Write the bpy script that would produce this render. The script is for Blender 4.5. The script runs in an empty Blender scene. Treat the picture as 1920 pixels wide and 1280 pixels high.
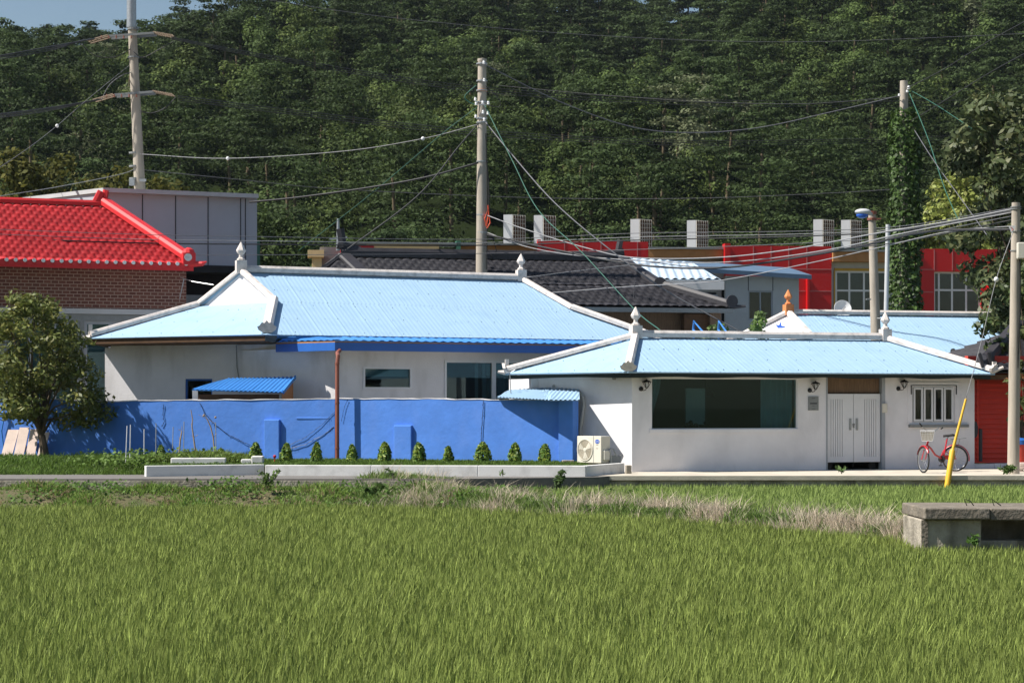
import bpy, math, random
import numpy as np
from mathutils import Vector, Matrix
R = math.radians
sc = bpy.context.scene
# ---------------- camera, sky, sun, exposure ----------------
EYE, F, HY = 1.56, 3733.0, 760.0
cam = bpy.data.objects.new('camera', bpy.data.cameras.new('camera'))
sc.collection.objects.link(cam); sc.camera = cam
cam.location = (0, 0, EYE); cam.rotation_euler = (R(90), 0, 0)
cam.data.sensor_width = 36; cam.data.lens = 36*F/1920
cam.data.shift_y = (HY-640)/1920; cam.data.clip_end = 3000; cam.data.clip_start = .5
cam.data.dof.use_dof = True; cam.data.dof.focus_distance = 44; cam.data.dof.aperture_fstop = 11
SUN_A, SUN_E = 12.0, 51.0           # azimuth towards the camera from due left, elevation
sdir = Vector((-math.cos(R(SUN_A))*math.cos(R(SUN_E)), -math.sin(R(SUN_A))*math.cos(R(SUN_E)), math.sin(R(SUN_E))))
w = bpy.data.worlds.new('World'); sc.world = w; w.use_nodes = True
nt = w.node_tree; nt.nodes.clear()
sky = nt.nodes.new('ShaderNodeTexSky'); sky.sky_type = 'NISHITA'; sky.sun_disc = False
sky.sun_elevation = R(SUN_E); sky.sun_rotation = math.atan2(sdir.x, sdir.y) % (2*math.pi)
sky.air_density = 1.2; sky.dust_density = .6; sky.ozone_density = 2.0
bg = nt.nodes.new('ShaderNodeBackground'); bg.inputs[1].default_value = .058
out = nt.nodes.new('ShaderNodeOutputWorld')
nt.links.new(sky.outputs[0], bg.inputs[0]); nt.links.new(bg.outputs[0], out.inputs[0])
sl = bpy.data.lights.new('sun', 'SUN'); sl.energy = 5.0; sl.angle = R(.5); sl.color = (1, .95, .87)
sun = bpy.data.objects.new('sun', sl); sc.collection.objects.link(sun)
sun.rotation_euler = (-sdir).to_track_quat('-Z', 'Y').to_euler(); sun.location = (-30, 0, 60)
sc.view_settings.view_transform = 'Standard'; sc.view_settings.look = 'None'
sc.view_settings.exposure = .68; sc.view_settings.gamma = 1
sc.cycles.max_bounces = 6; sc.cycles.transparent_max_bounces = 12

# ---------------- helpers ----------------
def W(px, py, D): return Vector(((px-960)*D/F, D, EYE+(HY-py)*D/F))
def G(px, D, z=0): return Vector(((px-960)*D/F, D, z))
def lerp(a, b, t): return a+(b-a)*t

class Fr:                                        # a wall line: u along it, v into the building
    def __init__(s, x, y, deg):
        s.x, s.y, s.c, s.s = x, y, math.cos(R(deg)), math.sin(R(deg)); s.deg = deg
    def p(s, u, v, z): return Vector((s.x+u*s.c-v*s.s, s.y+u*s.s+v*s.c, z))
    def u(s, px, v=0):
        k = (px-960)/F
        x0, y0 = s.x-v*s.s, s.y+v*s.c
        return (k*y0-x0)/(s.c-k*s.s)
    def z(s, px, py, v=0):
        D = s.y+v*s.c+s.u(px, v)*s.s
        return EYE+(HY-py)*D/F
def frame_between(a, b):
    f = Fr(a[0], a[1], math.degrees(math.atan2(b[1]-a[1], b[0]-a[0]))); f.L = math.hypot(b[0]-a[0], b[1]-a[1]); return f

class MB:
    def __init__(s): s.v = []; s.f = []; s.m = []
    def add(s, vs, fs, mi=0):
        o = len(s.v); s.v += [tuple(p) for p in vs]; s.f += [tuple(i+o for i in f) for f in fs]; s.m += [mi]*len(fs); return s
    def hexa(s, P, mi=0):   # P: 4 bottom, 4 top
        return s.add(P, [(3,2,1,0),(4,5,6,7),(0,1,5,4),(1,2,6,5),(2,3,7,6),(3,0,4,7)], mi)
    def fbox(s, fr, u0, u1, v0, v1, z0, z1, mi=0):
        return s.hexa([fr.p(u0,v0,z0),fr.p(u1,v0,z0),fr.p(u1,v1,z0),fr.p(u0,v1,z0),fr.p(u0,v0,z1),fr.p(u1,v0,z1),fr.p(u1,v1,z1),fr.p(u0,v1,z1)], mi)
    def box(s, c, d, rz=0, mi=0):
        f = Fr(c[0], c[1], rz); return s.fbox(f, -d[0]/2, d[0]/2, -d[1]/2, d[1]/2, c[2]-d[2]/2, c[2]+d[2]/2, mi)
    def prism(s, pts, z0, z1, mi=0):
        n = len(pts); V = [(p[0],p[1],z0) for p in pts]+[(p[0],p[1],z1) for p in pts]
        return s.add(V, [tuple(range(n-1,-1,-1)), tuple(range(n,2*n))]+[(i,(i+1)%n,n+(i+1)%n,n+i) for i in range(n)], mi)
    def plate(s, pts, n, th, mi=0):  # polygon + thickness along -n
        n = Vector(n).normalized(); k = len(pts)
        V = [Vector(p) for p in pts]; V += [p-n*th for p in V]
        return s.add(V, [tuple(range(k)), tuple(range(2*k-1,k-1,-1))]+[(i,k+i,k+(i+1)%k,(i+1)%k) for i in range(k)], mi)
    def tube(s, path, r, n=8, mi=0, cap=True):
        path = [Vector(p) for p in path]; m = len(path)
        rs = r if isinstance(r, (list, tuple)) else [r]*m
        V = []; prev = None
        for i, p in enumerate(path):
            t = (path[min(i+1,m-1)]-path[max(i-1,0)])
            t = t.normalized() if t.length > 1e-9 else Vector((0,0,1))
            if prev is None:
                a = Vector((0,0,1)) if abs(t.z) < .9 else Vector((1,0,0)); b = t.cross(a).normalized()
            else:
                b = prev-t*prev.dot(t); b = b.normalized() if b.length > 1e-6 else t.orthogonal().normalized()
            prev = b; c = t.cross(b)
            for k in range(n):
                an = 2*math.pi*k/n; V.append(p+(b*math.cos(an)+c*math.sin(an))*rs[i])
        Fc = [(i*n+k, i*n+(k+1)%n, (i+1)*n+(k+1)%n, (i+1)*n+k) for i in range(m-1) for k in range(n)]
        if cap: Fc += [tuple(range(n-1,-1,-1)), tuple((m-1)*n+k for k in range(n))]
        return s.add(V, Fc, mi)
    def lathe(s, c, prof, n=12, mi=0, axis=None):
        c = Vector(c); ax = Vector(axis).normalized() if axis else Vector((0,0,1))
        b = ax.orthogonal().normalized() if axis else Vector((1,0,0)); d = ax.cross(b)
        V = [c+ax*z+(b*math.cos(2*math.pi*k/n)+d*math.sin(2*math.pi*k/n))*r for r, z in prof for k in range(n)]
        m = len(prof)
        return s.add(V, [(i*n+k, i*n+(k+1)%n, (i+1)*n+(k+1)%n, (i+1)*n+k) for i in range(m-1) for k in range(n)]+[tuple(range(n-1,-1,-1)), tuple((m-1)*n+k for k in range(n))], mi)
    def bar(s, a, b, w, h, mi=0, up=(0,0,1)):     # rectangular bar
        a, b = Vector(a), Vector(b); t = (b-a).normalized(); sd = t.cross(Vector(up)).normalized(); u = sd.cross(t).normalized()
        P = [a-sd*w/2-u*h/2, a+sd*w/2-u*h/2, b+sd*w/2-u*h/2, b-sd*w/2-u*h/2, a-sd*w/2+u*h/2, a+sd*w/2+u*h/2, b+sd*w/2+u*h/2, b-sd*w/2+u*h/2]
        return s.hexa(P, mi)
    def cap(s, a, b, w, h, mi=0, top=.55):        # ridge cap with chamfered shoulders
        a, b = Vector(a), Vector(b); t = (b-a).normalized(); sd = t.cross(Vector((0,0,1))).normalized(); u = sd.cross(t).normalized()
        prof = [(-w/2,0),(w/2,0),(w/2,h*.6),(w/2*top,h),(-w/2*top,h),(-w/2,h*.6)]
        V = [q+sd*x+u*y for q in (a,b) for x,y in prof]
        return s.add(V, [tuple(range(5,-1,-1)), tuple(range(6,12))]+[(i,(i+1)%6,6+(i+1)%6,6+i) for i in range(6)], mi)
    def ball(s, c, r, n=10, m=6, mi=0, sc_=(1,1,1)):
        prof = [(max(1e-4, math.sin(math.pi*i/m))*r, -math.cos(math.pi*i/m)*r) for i in range(m+1)]
        o = len(s.v); s.lathe((0,0,0), prof, n, mi)
        c = Vector(c)
        for i in range(o, len(s.v)): x = s.v[i]; s.v[i] = (c.x+x[0]*sc_[0], c.y+x[1]*sc_[1], c.z+x[2]*sc_[2])
        return s
    def wall(s, fr, u0, u1, z0, z1, th, holes=(), mi=0):
        us = sorted({u0,u1}|{h[0] for h in holes}|{h[1] for h in holes}); zs = sorted({z0,z1}|{h[2] for h in holes}|{h[3] for h in holes})
        for i in range(len(us)-1):
            for j in range(len(zs)-1):
                a,b,c,d = us[i],us[i+1],zs[j],zs[j+1]; mu, mz = (a+b)/2, (c+d)/2
                if any(h[0]<mu<h[1] and h[2]<mz<h[3] for h in holes): continue
                s.add([fr.p(a,0,c),fr.p(b,0,c),fr.p(b,0,d),fr.p(a,0,d)], [(0,1,2,3)], mi)
                s.add([fr.p(a,th,c),fr.p(b,th,c),fr.p(b,th,d),fr.p(a,th,d)], [(3,2,1,0)], mi)
        for (a,b,c,d), o in [((u0,u1,z0,z1),1)]+[(h,-1) for h in holes]:
            q = [(a,c),(b,c),(b,d),(a,d)]
            for k in range(4):
                (x,y),(x2,y2) = q[k], q[(k+1)%4]
                s.add([fr.p(x,0,y),fr.p(x,th,y),fr.p(x2,th,y2),fr.p(x2,0,y2)], [(0,1,2,3) if o>0 else (3,2,1,0)], mi)
        return s
    def relief(s, A, B, C, D, h, du, rows, th=.03, mi=0):
        # A-B eave, D above A, C above B; h(u, v)->height off the plane, rows: list of v (metres up the slope) or count
        A,B,C,D = map(Vector, (A,B,C,D)); ux = (B-A).normalized(); n = ux.cross(((D+C)/2-(A+B)/2)).normalized()
        if n.z < 0: n = -n
        vx = n.cross(ux)
        if vx.dot((D+C)/2-(A+B)/2) < 0: vx = -vx
        H = ((D+C)/2-(A+B)/2).dot(vx)
        if isinstance(rows, float): k = max(1, round(H/rows)); ts = []; [ts.extend([i/k, (i+.985)/k]) for i in range(k)]; vs=[(t, (i//2)/1.0, i%2) for i,t in enumerate(ts)]
        else: vs = [(i/rows, 0, 0) for i in range(rows+1)]
        umin = min((p-A).dot(ux) for p in (A,B,C,D)); umax = max((p-A).dot(ux) for p in (A,B,C,D))
        nU = int((umax-umin)/du)+2; U = [umin+du*j for j in range(nU)]
        V = []
        for t, r, e in vs:
            L, Rr = lerp(A,D,t), lerp(B,C,t); uL, uR = (L-A).dot(ux), (Rr-A).dot(ux)
            for q in U:
                qc = min(max(q,uL),uR); f = (qc-uL)/max(uR-uL, 1e-5); V.append(lerp(L,Rr,min(1,f))+n*h(qc, t*H, r, e))
        Fc = [(i*nU+j, i*nU+j+1, (i+1)*nU+j+1, (i+1)*nU+j) for i in range(len(vs)-1) for j in range(nU-1)]
        s.add(V, Fc, mi)
        b = [A,B,C,D] if (C-D).length > .01 else [A,B,C]
        V = b+[p-n*th for p in b]; k = len(b)
        return s.add(V, [tuple(range(2*k-1,k-1,-1))]+[(i,k+i,k+(i+1)%k,(i+1)%k) for i in range(k)], mi)
def nails(mb, A, B, C, D, ts=(.06,.36,.66,.93), sp=.38, r=.011, mi=1):
    A,B,C,D = map(Vector, (A,B,C,D)); ux = (B-A).normalized(); n = ux.cross(((D+C)/2-(A+B)/2)).normalized(); n = n if n.z > 0 else -n; vx = n.cross(ux)
    for t in ts:
        L, Q = lerp(A,D,t), lerp(B,C,t); k = int((Q-L).length/sp)
        for i in range(1, k):
            if random.random() < .25: continue
            p = L.lerp(Q, (i+random.uniform(-.08,.08))/k)+n*.008+vx*random.uniform(-.03,.03); q = r*random.uniform(.5,1.3)
            mb.add([p-ux*q-vx*q, p+ux*q-vx*q, p+ux*q+vx*q, p-ux*q+vx*q, p+n*.02], [(0,1,4),(1,2,4),(2,3,4),(3,0,4)], mi)
corr = lambda per, amp: (lambda u, v, r, e: amp*(1+math.sin(2*math.pi*u/per))+(.010 if (u % .76) < .035 else 0)*.5)
def tileh(per, amp, step):
    def f(u, v, r, e):
        x = (u/per+.5*(r % 2)) % 1.0
        return amp*(math.sin(math.pi*x)**.7)+(0 if e else step)
    return f

def props(o, label=None, cat=None, group=None, kind=None, category=None):
    cat = cat or category
    for k, v in (('label',label),('category',cat),('group',group),('kind',kind)):
        if v: o[k] = v
    return o
def thing(name, loc, label, cat, group=None, rz=0):
    o = bpy.data.objects.new(name, None); sc.collection.objects.link(o); o.location = loc; o.rotation_euler.z = rz
    o.empty_display_size = .3
    return props(o, label, cat, group)
def worigin(p):
    v = Vector((0,0,0))
    while p is not None: v += Vector(p.location); p = p.parent
    return v
SPLIT = {'eave_discs':'eave_disc','end_panel':'end_panel','fascia':None,'parapet_cap':None,'gable':None,'gate_wheel':None,'gate_frame':'gate_post','yellow_trim':None,'panel_joints':'panel_joint','step_bolt':None,'band':None,'cable_bundle':None,'post':None}
def components(mb):
    par = list(range(len(mb.v)))
    def fd(i):
        while par[i] != i: par[i] = par[par[i]]; i = par[i]
        return i
    for f in mb.f:
        for j in f[1:]: par[fd(f[0])] = fd(j)
    g = {}
    for f, m in zip(mb.f, mb.m): g.setdefault(fd(f[0]), []).append((f, m))
    out = []
    for fs in g.values():
        ids = sorted({i for f,_ in fs for i in f}); mp = {i:k for k,i in enumerate(ids)}; b = MB()
        b.v = [mb.v[i] for i in ids]; b.f = [tuple(mp[i] for i in f) for f,_ in fs]; b.m = [m for _,m in fs]; out.append(b)
    return out
def obj(name, mb, mats, parent=None, **kw):
    if name in SPLIT and parent is not None and not kw.get('local'):
        for c in components(mb): o = obj_(SPLIT[name] or name, c, mats, parent, **kw)
        return o
    return obj_(name, mb, mats, parent, **kw)
def obj_(name, mb, mats, parent=None, smooth=False, local=False, bevel=0, **kw):
    if not isinstance(mats, (list, tuple)): mats = [mats]
    V = np.array(mb.v, dtype=float)
    if local: o0 = Vector((0,0,0)); loc = (0,0,0)
    elif parent is not None: o0 = worigin(parent); loc = (0,0,0)
    else:
        o0 = Vector(((V[:,0].min()+V[:,0].max())/2, (V[:,1].min()+V[:,1].max())/2, V[:,2].min())); loc = o0
    V = V-np.array(o0)
    me = bpy.data.meshes.new(name); me.from_pydata([tuple(v) for v in V], [], mb.f)
    for m in mats: me.materials.append(m)
    me.polygons.foreach_set('material_index', mb.m)
    if smooth:
        me.polygons.foreach_set('use_smooth', [True]*len(me.polygons))
        if smooth != 'all': me.set_sharp_from_angle(angle=R(40))
    me.update()
    o = bpy.data.objects.new(name, me); sc.collection.objects.link(o)
    if parent is not None: o.parent = parent
    o.location = loc
    if bevel:
        b = o.modifiers.new('bevel', 'BEVEL'); b.width = bevel; b.segments = 2; b.limit_method = 'ANGLE'
    return props(o, **kw)
def copy_tree(o, parent=None):
    c = o.copy(); sc.collection.objects.link(c); c.parent = parent
    for ch in o.children: copy_tree(ch, c)
    return c

# ---------------- materials ----------------
def mat(name, col, rough=.7, var=.12, scale=2.5, bump=0.0, bscale=30, metal=0, spec=.4, stretch=(1,1,1), col2=None, grime=None, detail=6):
    m = bpy.data.materials.new(name); m.use_nodes = True; n = m.node_tree; N = n.nodes; L = n.links
    b = N['Principled BSDF']; b.inputs['Roughness'].default_value = rough; b.inputs['Metallic'].default_value = metal
    b.inputs['Specular IOR Level'].default_value = spec
    tc = N.new('ShaderNodeTexCoord'); mp = N.new('ShaderNodeMapping'); mp.inputs['Scale'].default_value = stretch
    L.new(tc.outputs['Object'], mp.inputs[0])
    no = N.new('ShaderNodeTexNoise'); no.inputs['Scale'].default_value = scale; no.inputs['Detail'].default_value = detail; no.inputs['Roughness'].default_value = .65
    L.new(mp.outputs[0], no.inputs[0])
    cr = N.new('ShaderNodeValToRGB'); cr.color_ramp.elements[0].position = .3; cr.color_ramp.elements[1].position = .7
    c2 = col2 or [min(1, c*(1+var)) for c in col]; c1 = [c*(1-var) for c in col] if not col2 else col
    cr.color_ramp.elements[0].color = (*c1, 1); cr.color_ramp.elements[1].color = (*c2, 1)
    L.new(no.outputs[0], cr.inputs[0]); last = cr.outputs[0]
    if grime:    # (colour, amount, scale, stretch): run-off stains and splashes
        m2 = N.new('ShaderNodeMapping'); m2.inputs['Scale'].default_value = grime[3]; L.new(tc.outputs['Object'], m2.inputs[0])
        n2 = N.new('ShaderNodeTexNoise'); n2.inputs['Scale'].default_value = grime[2]; n2.inputs['Detail'].default_value = 5; L.new(m2.outputs[0], n2.inputs[0])
        r2 = N.new('ShaderNodeValToRGB'); r2.color_ramp.elements[0].position = .5; r2.color_ramp.elements[1].position = .72
        r2.color_ramp.elements[0].color = (0,0,0,1); r2.color_ramp.elements[1].color = (grime[1],)*3+(1,); L.new(n2.outputs[0], r2.inputs[0])
        mx = N.new('ShaderNodeMixRGB'); mx.inputs[2].default_value = (*grime[0], 1); L.new(r2.outputs[0], mx.inputs[0]); L.new(last, mx.inputs[1]); last = mx.outputs[0]
    L.new(last, b.inputs['Base Color'])
    if bump:
        nb = N.new('ShaderNodeTexNoise'); nb.inputs['Scale'].default_value = bscale; nb.inputs['Detail'].default_value = 4; L.new(mp.outputs[0], nb.inputs[0])
        bp = N.new('ShaderNodeBump'); bp.inputs['Strength'].default_value = 1; bp.inputs['Distance'].default_value = bump
        L.new(nb.outputs[0], bp.inputs['Height']); L.new(bp.outputs[0], b.inputs['Normal'])
    return m
def leafmat(name, rough=.5, trans=.3, spec=.3, tint=(1,1,1)):
    m = bpy.data.materials.new(name); m.use_nodes = True; n = m.node_tree; N = n.nodes; L = n.links
    b = N['Principled BSDF']; b.inputs['Roughness'].default_value = rough; b.inputs['Specular IOR Level'].default_value = spec
    a = N.new('ShaderNodeAttribute'); a.attribute_name = 'Col'
    mx = N.new('ShaderNodeMixRGB'); mx.blend_type = 'MULTIPLY'; mx.inputs[0].default_value = 1; mx.inputs[2].default_value = (*tint, 1); L.new(a.outputs[0], mx.inputs[1])
    L.new(mx.outputs[0], b.inputs['Base Color'])
    t = N.new('ShaderNodeBsdfTranslucent'); L.new(mx.outputs[0], t.inputs[0])
    ms = N.new('ShaderNodeMixShader'); ms.inputs[0].default_value = trans; L.new(b.outputs[0], ms.inputs[1]); L.new(t.outputs[0], ms.inputs[2])
    L.new(ms.outputs[0], N['Material Output'].inputs[0])
    return m
def glassmat(name, tint, refl=.06, rough=.02, gloss=(1,1,1)):
    m = bpy.data.materials.new(name); m.use_nodes = True; n = m.node_tree; N = n.nodes; L = n.links; N.clear()
    o = N.new('ShaderNodeOutputMaterial'); t = N.new('ShaderNodeBsdfTransparent'); t.inputs[0].default_value = (*tint, 1)
    g = N.new('ShaderNodeBsdfGlossy'); g.inputs['Roughness'].default_value = rough; g.inputs[0].default_value = (*gloss, 1)
    fr = N.new('ShaderNodeLayerWeight'); fr.inputs[0].default_value = .25
    mm = N.new('ShaderNodeMath'); mm.operation = 'MULTIPLY_ADD'; mm.inputs[1].default_value = .6; mm.inputs[2].default_value = refl; L.new(fr.outputs['Fresnel'], mm.inputs[0])
    ms = N.new('ShaderNodeMixShader'); L.new(mm.outputs[0], ms.inputs[0]); L.new(t.outputs[0], ms.inputs[1]); L.new(g.outputs[0], ms.inputs[2]); L.new(ms.outputs[0], o.inputs[0])
    return m
def brickmat(name, c1, c2, mortar, bw, bh, ms=.012, deg=0):
    m = bpy.data.materials.new(name); m.use_nodes = True; n = m.node_tree; N = n.nodes; L = n.links
    b = N['Principled BSDF']; b.inputs['Roughness'].default_value = .85
    tc = N.new('ShaderNodeTexCoord'); mp = N.new('ShaderNodeMapping'); mp.vector_type = 'POINT'; mp.inputs['Rotation'].default_value = (0, 0, R(-deg))
    L.new(tc.outputs['Object'], mp.inputs[0]); sx = N.new('ShaderNodeSeparateXYZ'); cx = N.new('ShaderNodeCombineXYZ')
    L.new(mp.outputs[0], sx.inputs[0]); L.new(sx.outputs[0], cx.inputs[0]); L.new(sx.outputs[2], cx.inputs[1])
    k = N.new('ShaderNodeTexBrick'); k.inputs['Scale'].default_value = 1; k.inputs['Brick Width'].default_value = bw; k.inputs['Row Height'].default_value = bh
    k.inputs['Mortar Size'].default_value = ms; k.inputs['Color1'].default_value = (*c1,1); k.inputs['Color2'].default_value = (*c2,1); k.inputs['Mortar'].default_value = (*mortar,1)
    L.new(cx.outputs[0], k.inputs[0]); L.new(k.outputs[0], b.inputs['Base Color'])
    bp = N.new('ShaderNodeBump'); bp.inputs['Distance'].default_value = .01; bp.invert = True; L.new(k.outputs['Fac'], bp.inputs['Height']); L.new(bp.outputs[0], b.inputs['Normal'])
    return m
M = {}
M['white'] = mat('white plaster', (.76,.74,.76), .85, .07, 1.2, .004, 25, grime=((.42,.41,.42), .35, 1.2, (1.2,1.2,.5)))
M['white2'] = mat('cream plaster', (.71,.69,.70), .85, .08, 1.0, .004, 25, grime=((.38,.36,.34), .5, 1.4, (1.5,1.5,.4)))
M['cap'] = mat('painted ridge mortar', (.66,.60,.56), .8, .12, 5, .006, 40, grime=((.25,.24,.23), .5, 6, (1,1,1)))
M['paleblue'] = mat('pale blue roof paint', (.31,.46,.61), .6, .03, 1.5, 0, 30, spec=.25, grime=((.22,.36,.50), .25, 2.2, (1,1,1)))
M['blue'] = mat('bright blue sheet', (.045,.21,.56), .5, .12, 3, 0)
M['bluedk'] = mat('blue fascia metal', (.025,.12,.42), .4, .08, 2, 0)
M['wallblue'] = mat('cobalt wall paint', (.08,.225,.66), .9, .12, 1.3, .006, 9, grime=((.12,.25,.66), .5, 1.8, (1,1,.7)))
M['rust'] = mat('brown painted metal', (.22,.07,.045), .6, .15, 6)
M['dkwood'] = mat('dark brown board', (.09,.045,.02), .8, .25, 6)
M['wood'] = mat('orange brown board', (.38,.17,.07), .8, .2, 4, stretch=(6,6,1))
M['oldwood'] = mat('weathered plank', (.16,.10,.06), .85, .35, 5, stretch=(7,7,.6))
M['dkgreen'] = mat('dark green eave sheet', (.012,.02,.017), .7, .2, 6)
M['black'] = mat('black iron', (.012,.012,.012), .45, .2, 10)
M['rubber'] = mat('tyre rubber', (.02,.02,.02), .8, .2, 20)
M['steel'] = mat('galvanised steel', (.42,.43,.44), .4, .15, 12, metal=.7)
M['alu'] = mat('white aluminium frame', (.70,.70,.72), .45, .04, 4)
M['frame'] = mat('grey aluminium frame', (.33,.35,.38), .45, .06, 4)
M['conc'] = mat('pole concrete', (.40,.35,.29), .9, .12, 3, .004, 50, stretch=(2,2,.5), grime=((.2,.17,.14), .5, 2, (4,4,.4)))
M['kerb'] = mat('pale granite kerb', (.72,.71,.69), .85, .06, 60, .002, 80, grime=((.35,.34,.32), .5, 3, (1,1,1)))
M['oldconc'] = mat('mossy old concrete', (.36,.32,.26), .95, .35, 3, .02, 22, grime=((.11,.095,.07), .8, 2.0, (1.6,1.6,.45)))
M['mossconc'] = mat('dark stained slab concrete', (.17,.145,.115), .95, .4, 4, .02, 22, grime=((.22,.2,.17), .6, 9, (1,1,1)))
M['pave'] = mat('worn cement paving', (.50,.45,.37), .95, .1, 2, .004, 30, grime=((.3,.27,.23), .5, 1.6, (1,1,1)))
M['asph'] = mat('grey asphalt', (.15,.14,.13), .95, .15, 6, .006, 60)
M['redtile'] = mat('red glazed tile', (.52,.025,.03), .6, .25, 1.6, spec=.3)
M['redcap'] = mat('red ridge tile', (.58,.03,.035), .5, .1, 5, spec=.3)
M['blktile'] = mat('charcoal roof tile', (.035,.033,.038), .55, .25, 4)
M['redpanel'] = mat('red metal panel', (.50,.008,.010), .4, .05, 1)
M['redboard'] = mat('red weatherboard', (.56,.055,.035), .75, .15, 3, stretch=(.7,.7,6))
M['orange'] = mat('orange painted mortar', (.60,.22,.08), .8, .12, 8)
M['tan'] = mat('tan fascia board', (.85,.58,.30), .7, .1, 2)  # brightened to stand for sun on the left-facing fascias; gable shares it
M['tandk'] = mat('brown board and shaded fascia', (.40,.19,.07), .7, .15, 2)  # darker tone stands for shade on the right-hand fascias; batten shares it
M['greysheet'] = mat('grey sandwich panel', (.40,.43,.48), .6, .05, .8)
M['greylight'] = mat('light grey trim', (.48,.49,.50), .6, .08, 2)
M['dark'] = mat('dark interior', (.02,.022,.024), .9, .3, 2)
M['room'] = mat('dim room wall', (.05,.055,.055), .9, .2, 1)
M['curtain'] = mat('pale teal curtain and reflection', (.42,.52,.54), .9, .1, 3)
M['cream'] = mat('cream appliance metal', (.66,.62,.53), .5, .04, 3)
M['green'] = mat('green painted metal', (.06,.18,.12), .6, .1, 3)
M['teal'] = mat('teal window film', (.12,.28,.28), .35, .1, 1)
M['yellow'] = mat('yellow guard plastic', (.72,.42,.03), .45, .08, 6)
M['bikered'] = mat('red bicycle enamel', (.40,.012,.02), .3, .05, 10, spec=.5)
M['sign'] = mat('grey metal plate', (.22,.23,.23), .5, .1, 8)
M['ink'] = mat('dark lettering', (.05,.05,.055), .7, .1, 8)
M['logo'] = mat('blue emblem', (.04,.12,.5), .5, .05, 8)
M['plainwhite'] = mat('white enamel', (.75,.75,.75), .4, .04, 8)
M['redplastic'] = mat('orange cable sleeve', (.6,.08,.03), .5, .1, 8)
M['lampblue'] = mat('blue lamp lens', (.03,.12,.5), .25, .05, 8)
M['pink'] = mat('pale pink painted board', (.62,.50,.44), .85, .15, 3)
M['wire'] = mat('black cable', (.03,.03,.032), .6, .2, 8)
M['wiregrey'] = mat('grey cable', (.12,.12,.13), .6, .2, 8)
M['wirelight'] = mat('pale cable', (.26,.26,.27), .6, .2, 8)
M['wiregreen'] = mat('green cable', (.03,.12,.085), .6, .2, 8)
M['bark'] = mat('tree bark', (.10,.075,.05), .95, .35, 8, .01, 30, stretch=(3,3,.6))
M['twig'] = mat('dry twig', (.32,.24,.17), .9, .2, 10)
M['soil'] = mat('bank soil', (.10,.075,.05), 1, .3, 2, .03, 12)
M['grassbase'] = mat('grass floor', (.05,.075,.02), 1, .35, 1.6, .03, 15, col2=(.125,.095,.055))
M['mud'] = mat('paddy floor', (.035,.05,.018), 1, .3, 2)
M['hillfloor'] = mat('forest floor', (.014,.020,.008), 1, .4, .2, spec=0)
M['glass'] = glassmat('window glass', (.55,.62,.62), .03)
M['glassteal'] = glassmat('teal tinted glass', (.50,.62,.64), .02, gloss=(.7,.9,.9))
M['leaf'] = leafmat('leaves')
M['leafglossy'] = leafmat('glossy leaves', .5, .25, .28)
M['forestleaf'] = leafmat('forest leaves', .7, .3, .12, (1.2,1.25,1.05))
M['rice'] = leafmat('rice blades', .6, .22, .2)
M['grass'] = leafmat('grass blades', .6, .35, .2)

# ---------------- foliage (numpy) ----------------
rng = np.random.default_rng(7); random.seed(5)
def np_mesh(name, V, Q, cols, mats, parent=None, origin=None, T=None, mi=None, smooth=False, link=True, **kw):
    V = np.asarray(V, dtype=np.float32); Q = np.asarray(Q, dtype=np.int32)
    if origin is None: origin = np.array([V[:,0].mean(), V[:,1].mean(), V[:,2].min()], dtype=np.float32)
    V = V-np.asarray(origin, dtype=np.float32)
    me = bpy.data.meshes.new(name); nT = 0 if T is None else len(T)
    me.vertices.add(len(V)); me.vertices.foreach_set('co', V.ravel())
    idx = Q.ravel() if nT == 0 else np.concatenate([Q.ravel(), np.asarray(T, dtype=np.int32).ravel()])
    me.loops.add(len(idx)); me.loops.foreach_set('vertex_index', idx)
    me.polygons.add(len(Q)+nT)
    st = np.concatenate([np.arange(len(Q))*4, len(Q)*4+np.arange(nT)*3]).astype(np.int32)
    me.polygons.foreach_set('loop_start', st)
    if mi is not None: me.polygons.foreach_set('material_index', np.asarray(mi, dtype=np.int32))
    for m in (mats if isinstance(mats, (list, tuple)) else [mats]): me.materials.append(m)
    if smooth: me.polygons.foreach_set('use_smooth', [True]*(len(Q)+nT))
    me.update(calc_edges=True); me.validate()
    c = np.ones((len(V), 4), dtype=np.float32); c[:, :3] = cols
    a = me.color_attributes.new('Col', 'FLOAT_COLOR', 'POINT'); a.data.foreach_set('color', c.ravel())
    o = bpy.data.objects.new(name, me); sc.collection.objects.link(o)
    if parent is not None: o.parent = parent; o.location = Vector(origin)-worigin(parent)
    else: o.location = origin
    return props(o, **kw)
def unit(a): return a/np.maximum(np.linalg.norm(a, axis=1, keepdims=True), 1e-9)
def leaves(C, N, size, elong=1.6, jit=.5):
    """diamond leaves at C with normals near N"""
    n = len(C); N = unit(N+rng.normal(0, jit, (n,3))); a = unit(np.cross(N, rng.normal(0,1,(n,3)))); b = np.cross(N, a)
    s = (size*rng.uniform(.6,1.35,n))[:,None] if np.isscalar(size) else (size*rng.uniform(.6,1.35,n))[:,None]
    V = np.stack([C-a*s*elong/2, C+b*s/2, C+a*s*elong/2, C-b*s/2], axis=1).reshape(-1,3)
    return V, np.arange(n*4).reshape(n,4)
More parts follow.
